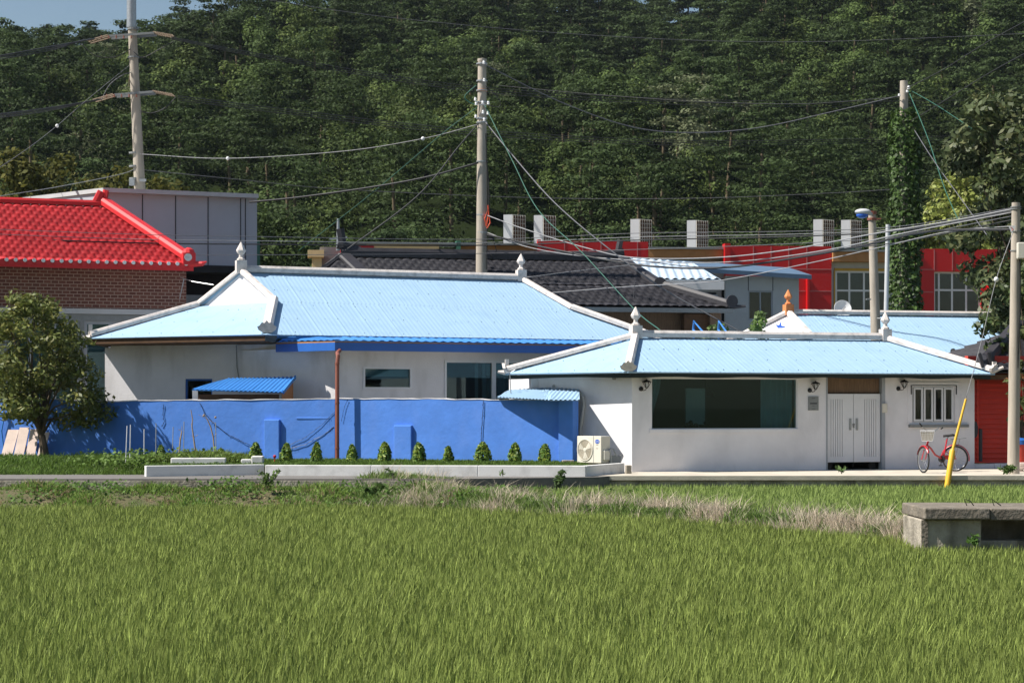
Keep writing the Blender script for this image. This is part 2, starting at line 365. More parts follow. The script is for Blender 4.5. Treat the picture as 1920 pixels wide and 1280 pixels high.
def clump_points(cl, per, shell=.3):
    """cl: list of (cx,cy,cz,rx,ry,rz); per leaves each -> points, normals"""
    cl = np.asarray(cl); P = []; Nn = []
    vol = (cl[:,3]*cl[:,5]); per_i = np.maximum(8, (per*vol/vol.mean()).astype(int))
    idx = np.repeat(np.arange(len(cl)), per_i); n = len(idx)
    d = unit(rng.normal(0,1,(n,3))); r = rng.uniform(0,1,n)**shell
    P = cl[idx,:3]+d*r[:,None]*cl[idx,3:6]*(1+.12*rng.normal(0,1,(n,1)))
    return P, unit(d/cl[idx,3:6]), idx
def tree(name, base, h, r, label, cat, group=None, col=(.07,.10,.03), trunk_r=.12, nclump=26, per=110, leaf=.12, low=.3, flat=.75, jcol=.3, matl='leaf', seed=0, lean=(0,0), crk=(.22,.40), el=1.6, forks=4, ycol=None, shape=None):
    global rng
    rng = np.random.default_rng(100+seed); rnd = random.Random(seed)
    base = Vector(base); t = thing(name, base, label, cat, group)
    cl = []; ends = []
    for k in range(nclump):
        a = rnd.uniform(0, 2*math.pi); f = (k+.5)/nclump; zz = low+(1-low)*f
        prof = shape(f) if shape else math.sin(math.pi*min(1,max(0,(.16+.80*f))))**.6
        rad = r*prof*rnd.uniform(.15,.95)**.6; cr = r*rnd.uniform(*crk)*(1-.25*f)
        c = Vector((base.x+lean[0]*f+rad*math.cos(a), base.y+lean[1]*f+rad*math.sin(a), base.z+h*zz-cr*.6))
        cl.append((c.x, c.y, c.z, cr*rnd.uniform(.9,1.3), cr*rnd.uniform(.9,1.3), cr*flat)); ends.append(c)
    P, N, idx = clump_points(cl, per); N = N+np.array([0,0,.35])
    V, Q = leaves(P, N, leaf, el)
    cc = np.array(col)[None]*(1+jcol*rng.normal(0,1,(len(P),1)).clip(-1.6,2)*.6)
    if ycol is not None: m_ = rng.uniform(0,1,len(P)) < .25; cc[m_] = np.array(ycol)*(rng.uniform(.7,1.2,(m_.sum(),1)))
    cc = cc*(.85+.3*rng.uniform(0,1,(len(cl),1)))[idx]
    np_mesh('crown', V, Q, np.repeat(cc.clip(.004,1), 4, axis=0), M[matl], parent=t, origin=tuple(base))
    mb = MB(); fz = h*low*.9
    fork = base+Vector((lean[0]*.3, lean[1]*.3, fz*.55))
    mb.tube([base-Vector((0,0,.1)), base+Vector((lean[0]*.1,0,fz*.25)), fork], [trunk_r*1.25, trunk_r, trunk_r*.85], 8)
    for i, e in enumerate(ends[::max(1, nclump//(forks*4))]):
        mid = fork.lerp(e, .5)+Vector((rnd.uniform(-.1,.1)*r, rnd.uniform(-.1,.1)*r, .12*h*rnd.uniform(0,.6)))
        k_ = trunk_r*(.62 if i % 3 == 0 else .38)
        mb.tube([fork, fork.lerp(mid,.5)+Vector((0,0,.04*h)), mid, e], [k_, k_*.75, k_*.5, k_*.15], 6)
    obj('trunk', mb, M['bark'], t, smooth=True)
    return t
def blades(pos, h, w_, lean, col, jcol=.15, curve=.35, ang=None):
    """pos Nx3, h N, w N, lean Nx2 (metres of tip shift) -> V,Q,T,cols; each blade: 1 quad + 1 tri"""
    n = len(pos); th = rng.uniform(-1.1, 1.1, n) if ang is None else ang
    sx = np.stack([np.cos(th), np.sin(th), np.zeros(n)], 1)*(w_/2)[:,None]
    L = np.concatenate([lean, np.zeros((n,1))], 1); up = np.zeros((n,3)); up[:,2] = h
    mid = pos+up*.6+L*curve; tip = pos+up+L
    V = np.stack([pos-sx, pos+sx, mid+sx*.85, mid-sx*.85, tip], 1).reshape(-1,3)
    b = np.arange(n)*5
    Q = np.stack([b, b+1, b+2, b+3], 1); T = np.stack([b+3, b+2, b+4], 1)
    c = np.asarray(col)*(1+jcol*rng.normal(0,1,(n,1))) ; c = np.repeat(c.clip(.005,1), 5, axis=0)
    return V, Q, T, c
def blade_obj(name, parts, matl, **kw):
    V=[];Q=[];T=[];C=[];o=0
    for v,q,t,c in parts: V.append(v);Q.append(q+o);T.append(t+o);C.append(c);o+=len(v)
    return np_mesh(name, np.concatenate(V), np.concatenate(Q), np.concatenate(C), M[matl], T=np.concatenate(T), **kw)
M['bluegrey'] = mat('nail head grey', (.10,.17,.24), .7, .3, 9)
# ---------------- ground, road, paving ----------------
def sstep(a, b, x): t = np.clip((x-a)/(b-a), 0, 1); return t*t*(3-2*t)
def bankline(x): return np.interp(x, [-2.3,.4,3.06,4.7,6.0,7.0,12], [40.25,38.1,35.7,32.9,30.4,28.6,25.5])
def gz(x, y):
    x = np.asarray(x, dtype=float); y = np.asarray(y, dtype=float)
    s = sstep(-2.2, 1.4, x); lvl = -.20*(1-s)-.40*s
    t = sstep(bankline(x), bankline(x)+lerp(1.9, .9, s), y)
    z = -.75+(lvl+.75)*t
    z = np.where(t > .3, z+.05*np.sin(x*2.1+y)*np.sin(x*.9-y*1.7)*sstep(.3,.8,t)*(1-s), z)
    back = sstep(42.3, 42.6, y)*(1-s)+sstep(44.15, 44.45, y)*s
    z = z*(1-back)-.03*back
    left = sstep(44.9, 47.2, y); z = np.where((x < -8.0) & (y > 44.8), -.03+.23*left, z)
    z = np.where((x >= -8.0) & (y > 46.0), np.minimum(z, -.03), z)
    return z
xs = np.unique(np.concatenate([[-900,-400,-200,-100,-60,-40,-28,-20], np.arange(-16,16.01,.3), [20,28,40,60,100,200,400,900]]))
ys = np.unique(np.concatenate([[-900,-300,-100,-30,0,8], np.arange(12,28,1.0), np.arange(28,53,.25), [55,60,70,80,100,130,160,250,400,900]]))
XX, YY = np.meshgrid(xs, ys); ZZ = gz(XX, YY); ny, nx = XX.shape
V = np.stack([XX, YY, ZZ], -1).reshape(-1,3)
ii = (np.arange(ny-1)[:,None]*nx+np.arange(nx-1)[None]).ravel()
np_mesh('ground', V, np.stack([ii, ii+1, ii+nx+1, ii+nx], 1), 1, M['grassbase'], origin=(0,0,0), smooth=True, kind='structure')
mb = MB(); mb.prism([(-60,42.4),(-1.2,42.4),(1.9,43.5),(3.0,45.9),(-7.0,45.2),(-60,45.2)], -.28, .0)
obj('road', mb, M['asph'], kind='structure')
mb = MB(); mb.prism([(-60,42.28),(-1.2,42.28),(-1.2,42.39),(-60,42.39)], -.6, -.035)
obj('road_edge', mb, M['oldconc'], kind='structure')
mb = MB(); mb.prism([(1.75,44.05),(13,44.25),(13,50.5),(9,50.5),(2.6,47.2)], -.09, .006)
obj('pavement', mb, M['pave'], kind='structure')
mb = MB(); mb.prism([(1.5,44.12),(12.8,44.32),(12.8,45),(1.9,45)], -.6, -.092)
obj('pavement_base', mb, M['oldconc'], kind='structure')
mb = MB(); mb.prism([(-8.0,43.9),(-5.62,44.98),(-5.40,44.48),(1.52,43.9),(2.40,45.85),(2.5,47.2),(-1,53),(-8.0,53)], -.06, .19)
obj('lawn_ground', mb, M['grassbase'], kind='structure')
# kerbs round the lawn: three lengths of one raised kerb
def kerb(a, b, label, h=.235, wd=.16):
    f = frame_between(a, b); mb = MB(); n = max(1, round(f.L/2.35))
    for i in range(n): mb.fbox(f, i*f.L/n+(.004 if i else 0), (i+1)*f.L/n, 0, wd, -.02, h+random.uniform(-.003,.003))
    return obj('kerb', mb, M['kerb'], label=label, category='kerb', group='kerbs round the lawn', bevel=.012)
kerb(G(274,43.75), G(496,44.85), 'grey shaded kerb length at the left end with a bright end face')
kerb(G(497,44.35), G(1098,43.75), 'long sunlit white kerb in front of the row of small conifers')
kerb(G(1100,43.8), G(1171,45.9), 'short shaded kerb turning back beside the air conditioner')
# raised bed behind the kerb
mb = MB(); f = Fr(*G(320,45.6)[:2], 2)
mb.fbox(f, 0, 1.25, 0, .2, .15, .36); mb.fbox(f, 1.6, 1.82, .02, .22, .15, .33); mb.fbox(f, 1.84, 2.1, 0, .4, .15, .40); mb.fbox(f, 0, .18, .21, 1.2, .15, .35)
obj('planter_edging', mb, M['kerb'], label='low white block edging of the weedy garden bed behind the kerb', category='edging', bevel=.02)

# ---------------- small white house on the right ----------------
A = G(1185, 46.65)
FA = Fr(A.x, A.y, 17.0); LA = FA.u(1815)
SW = G(1010, 48.8); FS = frame_between(SW, A)
H1 = thing('house', (A.x, A.y, 0), 'low white house with sky blue roof, large dark window and white double gates', 'house')
zt = 2.34
U = FA.u
hole_w = (U(1222), U(1495), FA.z(1350,804), FA.z(1350,709))
hole_g = (U(1549), U(1659), -.001, FA.z(1600,706))
hole_r = (U(1710), U(1790), FA.z(1750,792), FA.z(1750,724))
mb = MB(); mb.wall(FA, 0, LA, 0, zt, .2, [hole_w, hole_g, hole_r])
mb.wall(FS, 0, FS.L-.0, 0, zt, .18)
B_ = FA.p(LA,0,0); BR = FA.p(LA,4.4,0); BL = Vector((.1,52.6,0))
f2 = frame_between(B_, BR); mb.wall(f2, 0, f2.L, 0, zt, -.18)
f3 = frame_between(BR, BL); mb.wall(f3, 0, f3.L, 0, zt, -.18)
f4 = frame_between(BL, SW); mb.wall(f4, 0, f4.L, 0, zt, -.18)
obj('wall', mb, M['white'], H1)
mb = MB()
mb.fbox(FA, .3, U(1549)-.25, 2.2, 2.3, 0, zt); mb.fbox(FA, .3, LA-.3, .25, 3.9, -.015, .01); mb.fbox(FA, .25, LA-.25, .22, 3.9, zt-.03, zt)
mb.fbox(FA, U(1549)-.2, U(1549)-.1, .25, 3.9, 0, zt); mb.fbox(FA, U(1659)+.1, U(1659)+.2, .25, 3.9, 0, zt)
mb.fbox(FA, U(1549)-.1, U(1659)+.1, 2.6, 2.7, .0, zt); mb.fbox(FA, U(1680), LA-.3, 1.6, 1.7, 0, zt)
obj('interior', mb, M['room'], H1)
def glazed(fr, h, parent, frame=M['alu'], glass=M['glass'], fw=.05, v=.05, muls=(), label=None, out=.0, hm=()):
    a,b,c,d = h; mb = MB()
    mb.fbox(fr, a, b, v-out, v+.06, c, c+fw); mb.fbox(fr, a, b, v-out, v+.06, d-fw, d)
    mb.fbox(fr, a, a+fw, v-out, v+.06, c+fw, d-fw); mb.fbox(fr, b-fw, b, v-out, v+.06, c+fw, d-fw)
    for m_ in muls: mb.fbox(fr, a+(b-a)*m_-fw*.5, a+(b-a)*m_+fw*.5, v-out+.004, v+.055, c+fw, d-fw)
    for m_ in hm: mb.fbox(fr, a+fw, b-fw, v-out+.006, v+.05, c+(d-c)*m_-fw*.5, c+(d-c)*m_+fw*.5)
    w_ = obj('window', mb, frame, parent, label=label)
    mg = MB(); mg.fbox(fr, a+fw*.5, b-fw*.5, v+.02, v+.028, c+fw*.5, d-fw*.5); obj('pane', mg, glass, w_)
    return w_
def curtain(fr, a, b, c, d, v, parent, m=M['curtain'], taper=0, side=1, per=.14, name='curtain'):
    mb = MB(); n = int((b-a)/per*8)+2; rows = 10; V = []
    for j in range(rows+1):
        t = j/rows; k = 1-taper*(math.sin(math.pi*min(1, (1-t)*1.15)*.5)**2)*(1 if t < 1 else 0)
        for i in range(n+1):
            s = i/n; u = a+(b-a)*s*k if side > 0 else b-(b-a)*(1-s)*k
            V.append(fr.p(u, v+.03*math.sin(2*math.pi*s*(b-a)/per+.6*math.sin(s*9)), c+(d-c)*t))
    mb.add(V, [(j*(n+1)+i, j*(n+1)+i+1, (j+1)*(n+1)+i+1, (j+1)*(n+1)+i) for j in range(rows) for i in range(n)])
    return obj(name, mb, m, parent, smooth='all')
wn = glazed(FA, hole_w, H1, M['alu'], M['glassteal'], fw=.02, v=.03, label='large dark picture window')
curtain(FA, hole_w[0]+.02, U(1246), hole_w[2], hole_w[3], .22, wn, taper=.7, side=1)
curtain(FA, U(1433), hole_w[1]-.02, hole_w[2], hole_w[3], .22, wn, side=-1)
mb = MB(); mb.fbox(FA, U(1286,1), U(1322,1), 1.0, 1.05, .95, 1.98)
obj('doorway_light', mb, M['plainwhite'], wn)  # white panel stands for daylight seen through a back doorway
mb = MB(); mb.lathe(FA.p(U(1325,1.2),1.2,1.78), [(.2,0),(.2,.05),(.14,.14),(.03,.2),(.015,.6)], 14); obj('pendant_lamp', mb, M['black'], wn, smooth=True)
mb = MB()
for k in range(26): mb.ball(FA.p(U(random.uniform(1286,1325),.6), random.uniform(.5,.8), hole_w[2]+.02+random.uniform(0,.16)*math.sin((k%9)/8*3.14)), random.uniform(.03,.06), 6, 4)
mb.tube([FA.p(U(1290,.6),.65,hole_w[2]+.03),FA.p(U(1322,.6),.65,hole_w[2]+.03)],.07,8); obj('potted_plant', mb, M['black'], wn)
# ledge below the window
mb = MB(); mb.fbox(FA, hole_w[0]-.06, hole_w[1]+.06, -.025, 0.0, hole_w[2]-.09, hole_w[2]-.003)
mb.fbox(FA, hole_w[0]-.06, hole_w[1]+.06, -.012, 0.0, hole_w[3]+.004, hole_w[3]+.03)
obj('window_trim', mb, M['white'], wn)
# right window: four narrow folding sashes
a,b,c,d = hole_r
wr = obj('window', MB().fbox(FA,a,b,.02,.10,c,c+.03).fbox(FA,a,b,.02,.10,d-.03,d).fbox(FA,a,a+.03,.02,.10,c+.03,d-.03).fbox(FA,b-.03,b,.02,.10,c+.03,d-.03), M['alu'], H1, label='window of four narrow folding sashes')
for k in range(4):
    x0 = a+.03+(b-a-.06)*k/4+.012; x1 = a+.03+(b-a-.06)*(k+1)/4-.012; z0, z1 = c+.035, d-.035; mb = MB(); q = .045
    mb.fbox(FA,x0,x1,-.01,.03,z0,z0+q); mb.fbox(FA,x0,x1,-.01,.03,z1-q,z1); mb.fbox(FA,x0,x0+q,-.01,.03,z0+q,z1-q); mb.fbox(FA,x1-q,x1,-.01,.03,z0+q,z1-q)
    s_ = obj('sash', mb, M['alu'], wr)
obj('pane', MB().fbox(FA,a+.04,b-.04,.012,.018,c+.04,d-.04), M['glass'], wr)
obj('surround', MB().fbox(FA,a-.12,a-.004,-.02,0,c-.04,d+.1).fbox(FA,b+.004,b+.12,-.02,0,c-.04,d+.1).fbox(FA,a-.003,b+.003,-.02,0,d+.004,d+.1), M['white'], wr)
obj('sill', MB().fbox(FA, a-.1, LA-.01, -.07, 0, c-.115, c-.045), M['sign'], wr)
mb = MB(); mb.fbox(FA, b+.02, b+.045, -.03,-.02, d-.2, d+.02); mb.fbox(FA, a-.045, a-.02, -.03,-.02, d-.2, d+.02); mb.fbox(FA, a-.04, b+.04, -.035, -.021, d+.012, d+.024)
obj('rail', mb, M['black'], wr)
# gates
ga, gb = U(1551), U(1652); gz0, gz1 = FA.z(1600,866), FA.z(1600,738); gm = (ga+gb)/2
for (x0,x1,sgn) in ((ga,gm-.006,1),(gm+.006,gb,-1)):
    mb = MB(); xs_ = [x0]; w0, w1 = (x0+.12, x0+.42) if sgn>0 else (x1-.42, x1-.12)
    sl_ = [w0+(w1-w0)*k/5 for k in range(6)]; e = .0065; prev = x0
    z0, z1 = gz0+.13, gz1-.13
    for q in sl_: mb.fbox(FA, prev, q-e, .04, .075, z0, z1); prev = q+e
    mb.fbox(FA, prev, x1, .04, .075, z0, z1); mb.fbox(FA, x0, x1, .04, .075, gz0, z0); mb.fbox(FA, x0, x1, .04, .075, z1, gz1)
    mb.fbox(FA, w0-.05, w1+.05, .08, .085, z0-.02, z1+.02, 1)
    dr = obj('gate', mb, [M['alu'], M['ink']], H1, bevel=.004)
    hx = gm-sgn*.09
    hb = MB(); hb.tube([FA.p(hx,.04,.98),FA.p(hx,-.01,.99),FA.p(hx,-.015,1.1),FA.p(hx,-.01,1.22),FA.p(hx,.04,1.23)], .012, 8); hb.fbox(FA,hx-.03,hx+.03,.03,.039,.96,1.25)
    obj('handle', hb, M['steel'], dr, smooth=True)
obj('lock', MB().lathe(FA.p(gm,.02,1.1), [(.03,0),(.03,.02)], 12, axis=FA.p(0,1,0)-FA.p(0,0,0)).fbox(FA, gm-.02,gm+.02,.025,.038,1.02,1.07), M['sign'], H1)
mb = MB(); mb.fbox(FA, U(1549), U(1551.3), -.02, .16, 0, zt-.05); mb.fbox(FA, U(1653), U(1659), -.02, .16, 0, zt-.05)
obj('gate_frame', mb, M['frame'], H1)
obj('transom_panel', MB().fbox(FA, ga, gb, .1, .13, gz1+.015, zt-.02), M['oldwood'], H1)
mb = MB()
for px in (1560, 1642): mb.lathe(FA.p(U(px),.2,.09), [(.03,-.03),(.09,-.03),(.09,.03),(.03,.03)], 14, axis=FA.p(0,1,0)-FA.p(0,0,0))
mb.tube([FA.p(gm,.07,.0),FA.p(gm,.07,gz0)], .008, 6)
obj('gate_wheel', mb, M['rubber'], H1)
# intercom, plate, lamps
obj('intercom', MB().fbox(FA, U(1652.5), U(1661.5), -.07, -.022, FA.z(1657,773), FA.z(1657,756)), M['cream'], H1, bevel=.01)
pl = obj('name_plate', MB().fbox(FA, U(1515), U(1534), -.025, 0, FA.z(1525,769), FA.z(1525,743)), M['sign'], H1, label='grey metal name plate with a dark line of lettering')
mb = MB(); zc = FA.z(1525,756)
for k,(hw,zz,hh) in enumerate([(.045,.125,.006),(.088,0,.017),(.05,-.135,.004),(.03,-.06,.003)]):
    if k == 1:
        for q in range(7): mb.fbox(FA, U(1524.5)-hw+q*.026, U(1524.5)-hw+q*.026+.020, -.028, -.0252, zc-hh, zc+hh)
    else: mb.fbox(FA, U(1524.5)-hw, U(1524.5)+hw, -.028, -.0252, zc+zz-hh, zc+zz+hh)
obj('lettering', mb, M['ink'], pl)
def wall_lamp(px, py):
    u0, z0 = U(px), FA.z(px, py); nrm = FA.p(0,-1,0)-FA.p(0,0,0)
    mb = MB(); mb.lathe(FA.p(u0-.07,0,z0-.11), [(.055,0),(.055,.02),(.03,.04),(.01,.05)], 12, axis=nrm)
    mb.tube([FA.p(u0-.07,-.04,z0-.11),FA.p(u0-.04,-.09,z0-.15),FA.p(u0+.01,-.12,z0-.13),FA.p(u0+.02,-.12,z0-.08)], .009, 6)
    L_ = obj('wall_lamp', mb, M['black'], H1, smooth=True)
    cx = FA.p(u0+.03,-.12,z0)
    mb = MB(); mb.lathe(cx, [(.025,-.1),(.03,-.08)], 8); mb.lathe(cx, [(.115,.045),(.105,.06),(.06,.085),(.015,.1),(.012,.12)], 12)
    for k in range(6):
        an = k*math.pi/3; mb.tube([cx+Vector((.028*math.cos(an),.028*math.sin(an),-.08)), cx+Vector((.095*math.cos(an),.095*math.sin(an),.05))], .007, 5)
    obj('lantern', mb, M['black'], L_, smooth=True)
    obj('bulb', MB().lathe(cx, [(.012,-.07),(.03,-.02),(.028,.01),(.01,.03)], 8), M['plainwhite'], L_, smooth=True)
for q in ((1207,720),(1523,723),(1689,720)): wall_lamp(*q)
mb = MB(); c = FS.p(FS.u(1157), -.1, 2.22); mb.lathe(c, [(.02,.1),(.05,.06),(.06,0),(.045,-.05),(.01,-.06)], 10)
obj('flood_lamp', mb, M['sign'], H1, smooth=True)
# roof
FL = W(1178,697,46.1); TF = Fr(FL.x, FL.y, 17.0); uR = TF.u(1866); FR = TF.p(uR,0,FL.z); E = Vector((G(943,48.9).x, 48.9, FL.z))
BRr = FR+Vector((-math.sin(R(17)), math.cos(R(17)), 0))*5.2
RL = W(1192,633,48.5); RRt = TF.u(1660, 2.3); RR = TF.p(RRt, 2.3, RL.z); RL = TF.p(TF.u(1192,2.3), 2.3, RL.z)
def eave_wave(pts):
    return pts
mb = MB()
g = corr(.125,.0016)
for q in ((FL,FR,RR,RL),(E,FL,RL,RL),(BRr,E,RL,RR),(FR,BRr,RR,RR)): mb.relief(*q, g, .125/6, 5, th=.03)
nails(mb,FL,FR,RR,RL); nails(mb,E,FL,RL,RL)
roof = obj('roof', mb, [M['paleblue'],M['bluegrey']], H1, smooth='all')
roof.data.set_sharp_from_angle(angle=R(50))
mb = MB()
def fascia(mb, pts, dz0, dz1, off=0, th=.02):
    for a_, b_ in zip(pts[:-1], pts[1:]):
        mb.add([Vector(a_)+Vector((0,0,dz0)), Vector(b_)+Vector((0,0,dz0)), Vector(b_)+Vector((0,0,dz1)), Vector(a_)+Vector((0,0,dz1))], [(0,1,2,3)])
ins = lambda P, k: P.lerp(Vector((6.5,49.8,P.z)), k)
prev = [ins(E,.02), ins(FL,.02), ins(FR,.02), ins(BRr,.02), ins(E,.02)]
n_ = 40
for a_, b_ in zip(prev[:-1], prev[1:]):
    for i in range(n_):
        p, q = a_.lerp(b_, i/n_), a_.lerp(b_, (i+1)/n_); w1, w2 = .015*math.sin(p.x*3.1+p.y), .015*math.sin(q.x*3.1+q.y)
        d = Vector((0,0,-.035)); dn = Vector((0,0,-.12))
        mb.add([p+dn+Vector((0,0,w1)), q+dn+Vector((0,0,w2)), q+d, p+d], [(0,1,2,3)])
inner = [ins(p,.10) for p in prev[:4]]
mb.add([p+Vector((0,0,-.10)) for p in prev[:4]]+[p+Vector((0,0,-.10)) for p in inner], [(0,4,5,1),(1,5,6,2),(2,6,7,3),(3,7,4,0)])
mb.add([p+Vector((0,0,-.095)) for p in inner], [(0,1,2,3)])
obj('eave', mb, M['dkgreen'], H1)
def finial(P, parent, m=M['cap'], s=1.0, lean=0):
    mb = MB(); mb.box((P.x,P.y,P.z+.10*s), (.26*s,.26*s,.32*s), 17)
    prof = [(.10,.26),(.105,.30),(.06,.33),(.05,.40),(.10,.45),(.125,.50),(.115,.53),(.012,.72)]
    mb.lathe(P, [(r*s,z*s) for r,z in prof], 6)
    return obj('finial', mb, m, parent)
def capline(pts, parent, w_=.2, h=.15, m=M['cap'], ends=()):
    mb = MB()
    for a_, b_ in zip(pts[:-1], pts[1:]): mb.cap(a_, b_, w_, h)
    return obj('ridge_cap', mb, m, parent)
def end_ornament(P, d, parent, m=M['cap'], s=1.0):
    """scalloped upturned tile closing the foot of a hip ridge"""
    d = Vector((d.x,d.y,0)).normalized(); sd = Vector((-d.y,d.x,0)); mb = MB(); V = []
    prof = [(-.20,.02),(-.23,.10),(-.17,.13),(-.12,.20),(-.05,.19),(0,.25),(.05,.19),(.12,.20),(.17,.13),(.23,.10),(.20,.02),(.1,-.04),(-.1,-.04)]
    for k, o_ in enumerate((0,.07)):
        V += [P+sd*x*s+Vector((0,0,z*s))+d*(o_+max(0,z)*.3) for x,z in prof]
    n = len(prof); mb.add(V, [tuple(range(n)), tuple(range(2*n-1,n-1,-1))]+[(i,n+i,n+(i+1)%n,(i+1)%n) for i in range(n)])
    return obj('end_tile', mb, m, parent)
up = Vector((0,0,.02))
capline([RL+up, RR+up], H1, .2, .17)
for a_, b_, cc in ((RL,FL,1),(RL,E,1),(RR,FR,1),(RR,BRr,0)):
    capline([a_+up, a_.lerp(b_,.965)+up*1.5], H1, .19, .13); 
    if cc: end_ornament(a_.lerp(b_,.965)+up, b_-a_, H1, s=.85)
finial(RL+up*2, H1); finial(RR+up*2, H1, s=.95)
mb = MB(); mb.tube([E.lerp(RL,.015)+Vector((0,0,.02)), E+Vector((-.12,-.02,.05))], [.07,.035], 6); mb.box(E.lerp(RL,.03)+Vector((0,0,.2)), (.09,.06,.26), 10)
obj('tip_tile', mb, M['cap'], H1)
mb = MB(); mb.tube([FR+Vector((-.1,0,.05)), FR+Vector((.2,.02,.16))], [.07,.04], 6); mb.box(FR+Vector((-.02,0,.2)), (.10,.06,.2), 10)
obj('tip_tile', mb, M['cap'], H1)
# AC pipe on side wall + small bits
mb = MB(); q = lambda px,py,v=-.06: FS.p(FS.u(px), v, FS.z(px,py))
mb.tube([q(1038,723,0),q(1040,728),q(1050,730),q(1070,732),q(1088,734),q(1096,744),q(1098,760),q(1094,785),q(1091,805),q(1091,830)], .04, 8)
obj('conduit', mb, M['greylight'], H1, smooth=True)

# ---------------- air conditioner beside the kerb ----------------
AC = Fr(*G(1082,46.55)[:2], -48); ac0 = AC.p(.35,.15,0); ZL = .2
ac = thing('air_conditioner', (ac0.x, ac0.y, ZL), 'cream outdoor air conditioner unit with round fan on the lawn by the white house', 'air conditioner')
wA = .80; hA = .62
mb = MB(); mb.fbox(AC, 0, wA, 0, .3, ZL+.03, ZL+.03+hA); mb.fbox(AC, .05,.12,.02,.28,ZL,ZL+.028); mb.fbox(AC, wA-.12,wA-.05,.02,.28,ZL,ZL+.028)
obj('casing', mb, M['cream'], ac, bevel=.012)
cx, cz, rr = .27, ZL+.33, .245; nr = AC.p(0,-1,0)-AC.p(0,0,0)
mb = MB(); mb.lathe(AC.p(cx,.0,cz), [(rr+.012,0.0),(rr+.012,.016),(rr-.01,.016),(rr-.01,.002)], 32, axis=nr)
for k in range(1,9): 
    r_ = rr*k/9; mb.tube([AC.p(cx+r_*math.cos(a_),-.012,cz+r_*math.sin(a_)) for a_ in np.linspace(0,2*math.pi,25)], .0022, 4, cap=False)
obj('grille', mb, M['cream'], ac)
mb = MB(); mb.lathe(AC.p(cx,-.002,cz), [(rr-.012,0),(rr-.012,.002)], 28, axis=nr); obj('fan_well', mb, mat('fan well metal', (.33,.29,.22), .6, .15, 8), ac)
mb = MB()
for k in range(3):
    a0 = k*2.094+.6; V = []
    for r_ in (.04,.12,.21):
        for da in (-.38,0,.38): V.append(AC.p(cx+r_*math.cos(a0+da), -.007+da*.006, cz+r_*math.sin(a0+da)))
    mb.add(V, [(0,1,4,3),(1,2,5,4),(3,4,7,6),(4,5,8,7)])
mb.lathe(AC.p(cx,-.004,cz), [(.045,0),(.045,.008),(.03,.014)], 14, axis=nr); obj('fan', mb, M['cream'], ac)
obj('panel_seam', MB().fbox(AC, .545,.556,-.004,.0,ZL+.03,ZL+.65), M['sign'], ac)
px0 = .675; zz = ZL+.53
lg = MB().lathe((0,0,0), [(.001,0),(.075,0),(.075,.004),(.001,.0045)], 28); 
lg.v = [tuple(AC.p(px0+x, -z-.001, zz+y*.62)) for x,y,z in lg.v]
lo = obj('emblem', lg, M['logo'], ac)
def text_mesh(body, size, place, m, parent, name='lettering', bold=0):
    cu = bpy.data.curves.new(name, 'FONT'); cu.body = body; cu.size = size; cu.align_x = 'CENTER'; cu.align_y = 'CENTER'; cu.offset = bold; cu.extrude = .0012
    t = bpy.data.objects.new(name, cu); sc.collection.objects.link(t); dg = bpy.context.evaluated_depsgraph_get()
    me = bpy.data.meshes.new_from_object(t.evaluated_get(dg)); bpy.data.objects.remove(t); 
    mb = MB(); mb.add([place(v.co.x, v.co.y, v.co.z) for v in me.vertices], [tuple(p.vertices) for p in me.polygons])
    return obj(name, mb, m, parent)
text_mesh('Carrier', .046, lambda x,y,z: AC.p(px0+x, -.0072-z, zz+y), M['plainwhite'], ac)
text_mesh('INVERTER', .017, lambda x,y,z: AC.p(px0+x, -.002-z, zz-.075+y), M['ink'], ac)
text_mesh('Carrier', .022, lambda x,y,z: AC.p(px0+x, -.002-z, zz-.16+y), M['ink'], ac)
mb = MB(); mb.fbox(Fr(*AC.p(wA,0,0)[:2], 42), .06,.24,-.05,-.001,ZL+.09,ZL+.33)
obj('valve_cover', mb, M['cream'], ac, bevel=.02)
mb = MB(); e0 = AC.p(wA+.03,.2,ZL+.25); mb.tube([e0, e0+Vector((.06,.02,.12)), e0+Vector((.12,.03,.1)), e0+Vector((.2,.05,-.05)), e0+Vector((.22,.1,-.2))], .018, 6)
mb.tube([e0+Vector((0,0,.1)), e0+Vector((.05,.02,.1)), e0+Vector((.07,.03,-.1)), e0+Vector((.08,.03,-.25))], .018, 6)
obj('hose', mb, M['steel'], ac, smooth=True)
mb = MB(); mb.box((*G(1152,46.2)[:2], .3), (.28,.2,.22), 8); obj('concrete_block', mb, M['sign'], label='grey concrete block beside the air conditioner hoses', category='block', bevel=.015)
mb = MB(); mb.box((*G(1178,45.5)[:2], .1), (.13,.14,.2), 12); obj('concrete_block', mb, M['oldconc'], label='small mossy block at the foot of the white house corner', category='block', bevel=.015)
mb = MB(); mb.box((*G(1065,46.6)[:2], .24), (.28,.12,.09), 5); obj('brick_block', mb, M['oldconc'], label='low stained block at the foot of the blue wall end', category='block', bevel=.015)

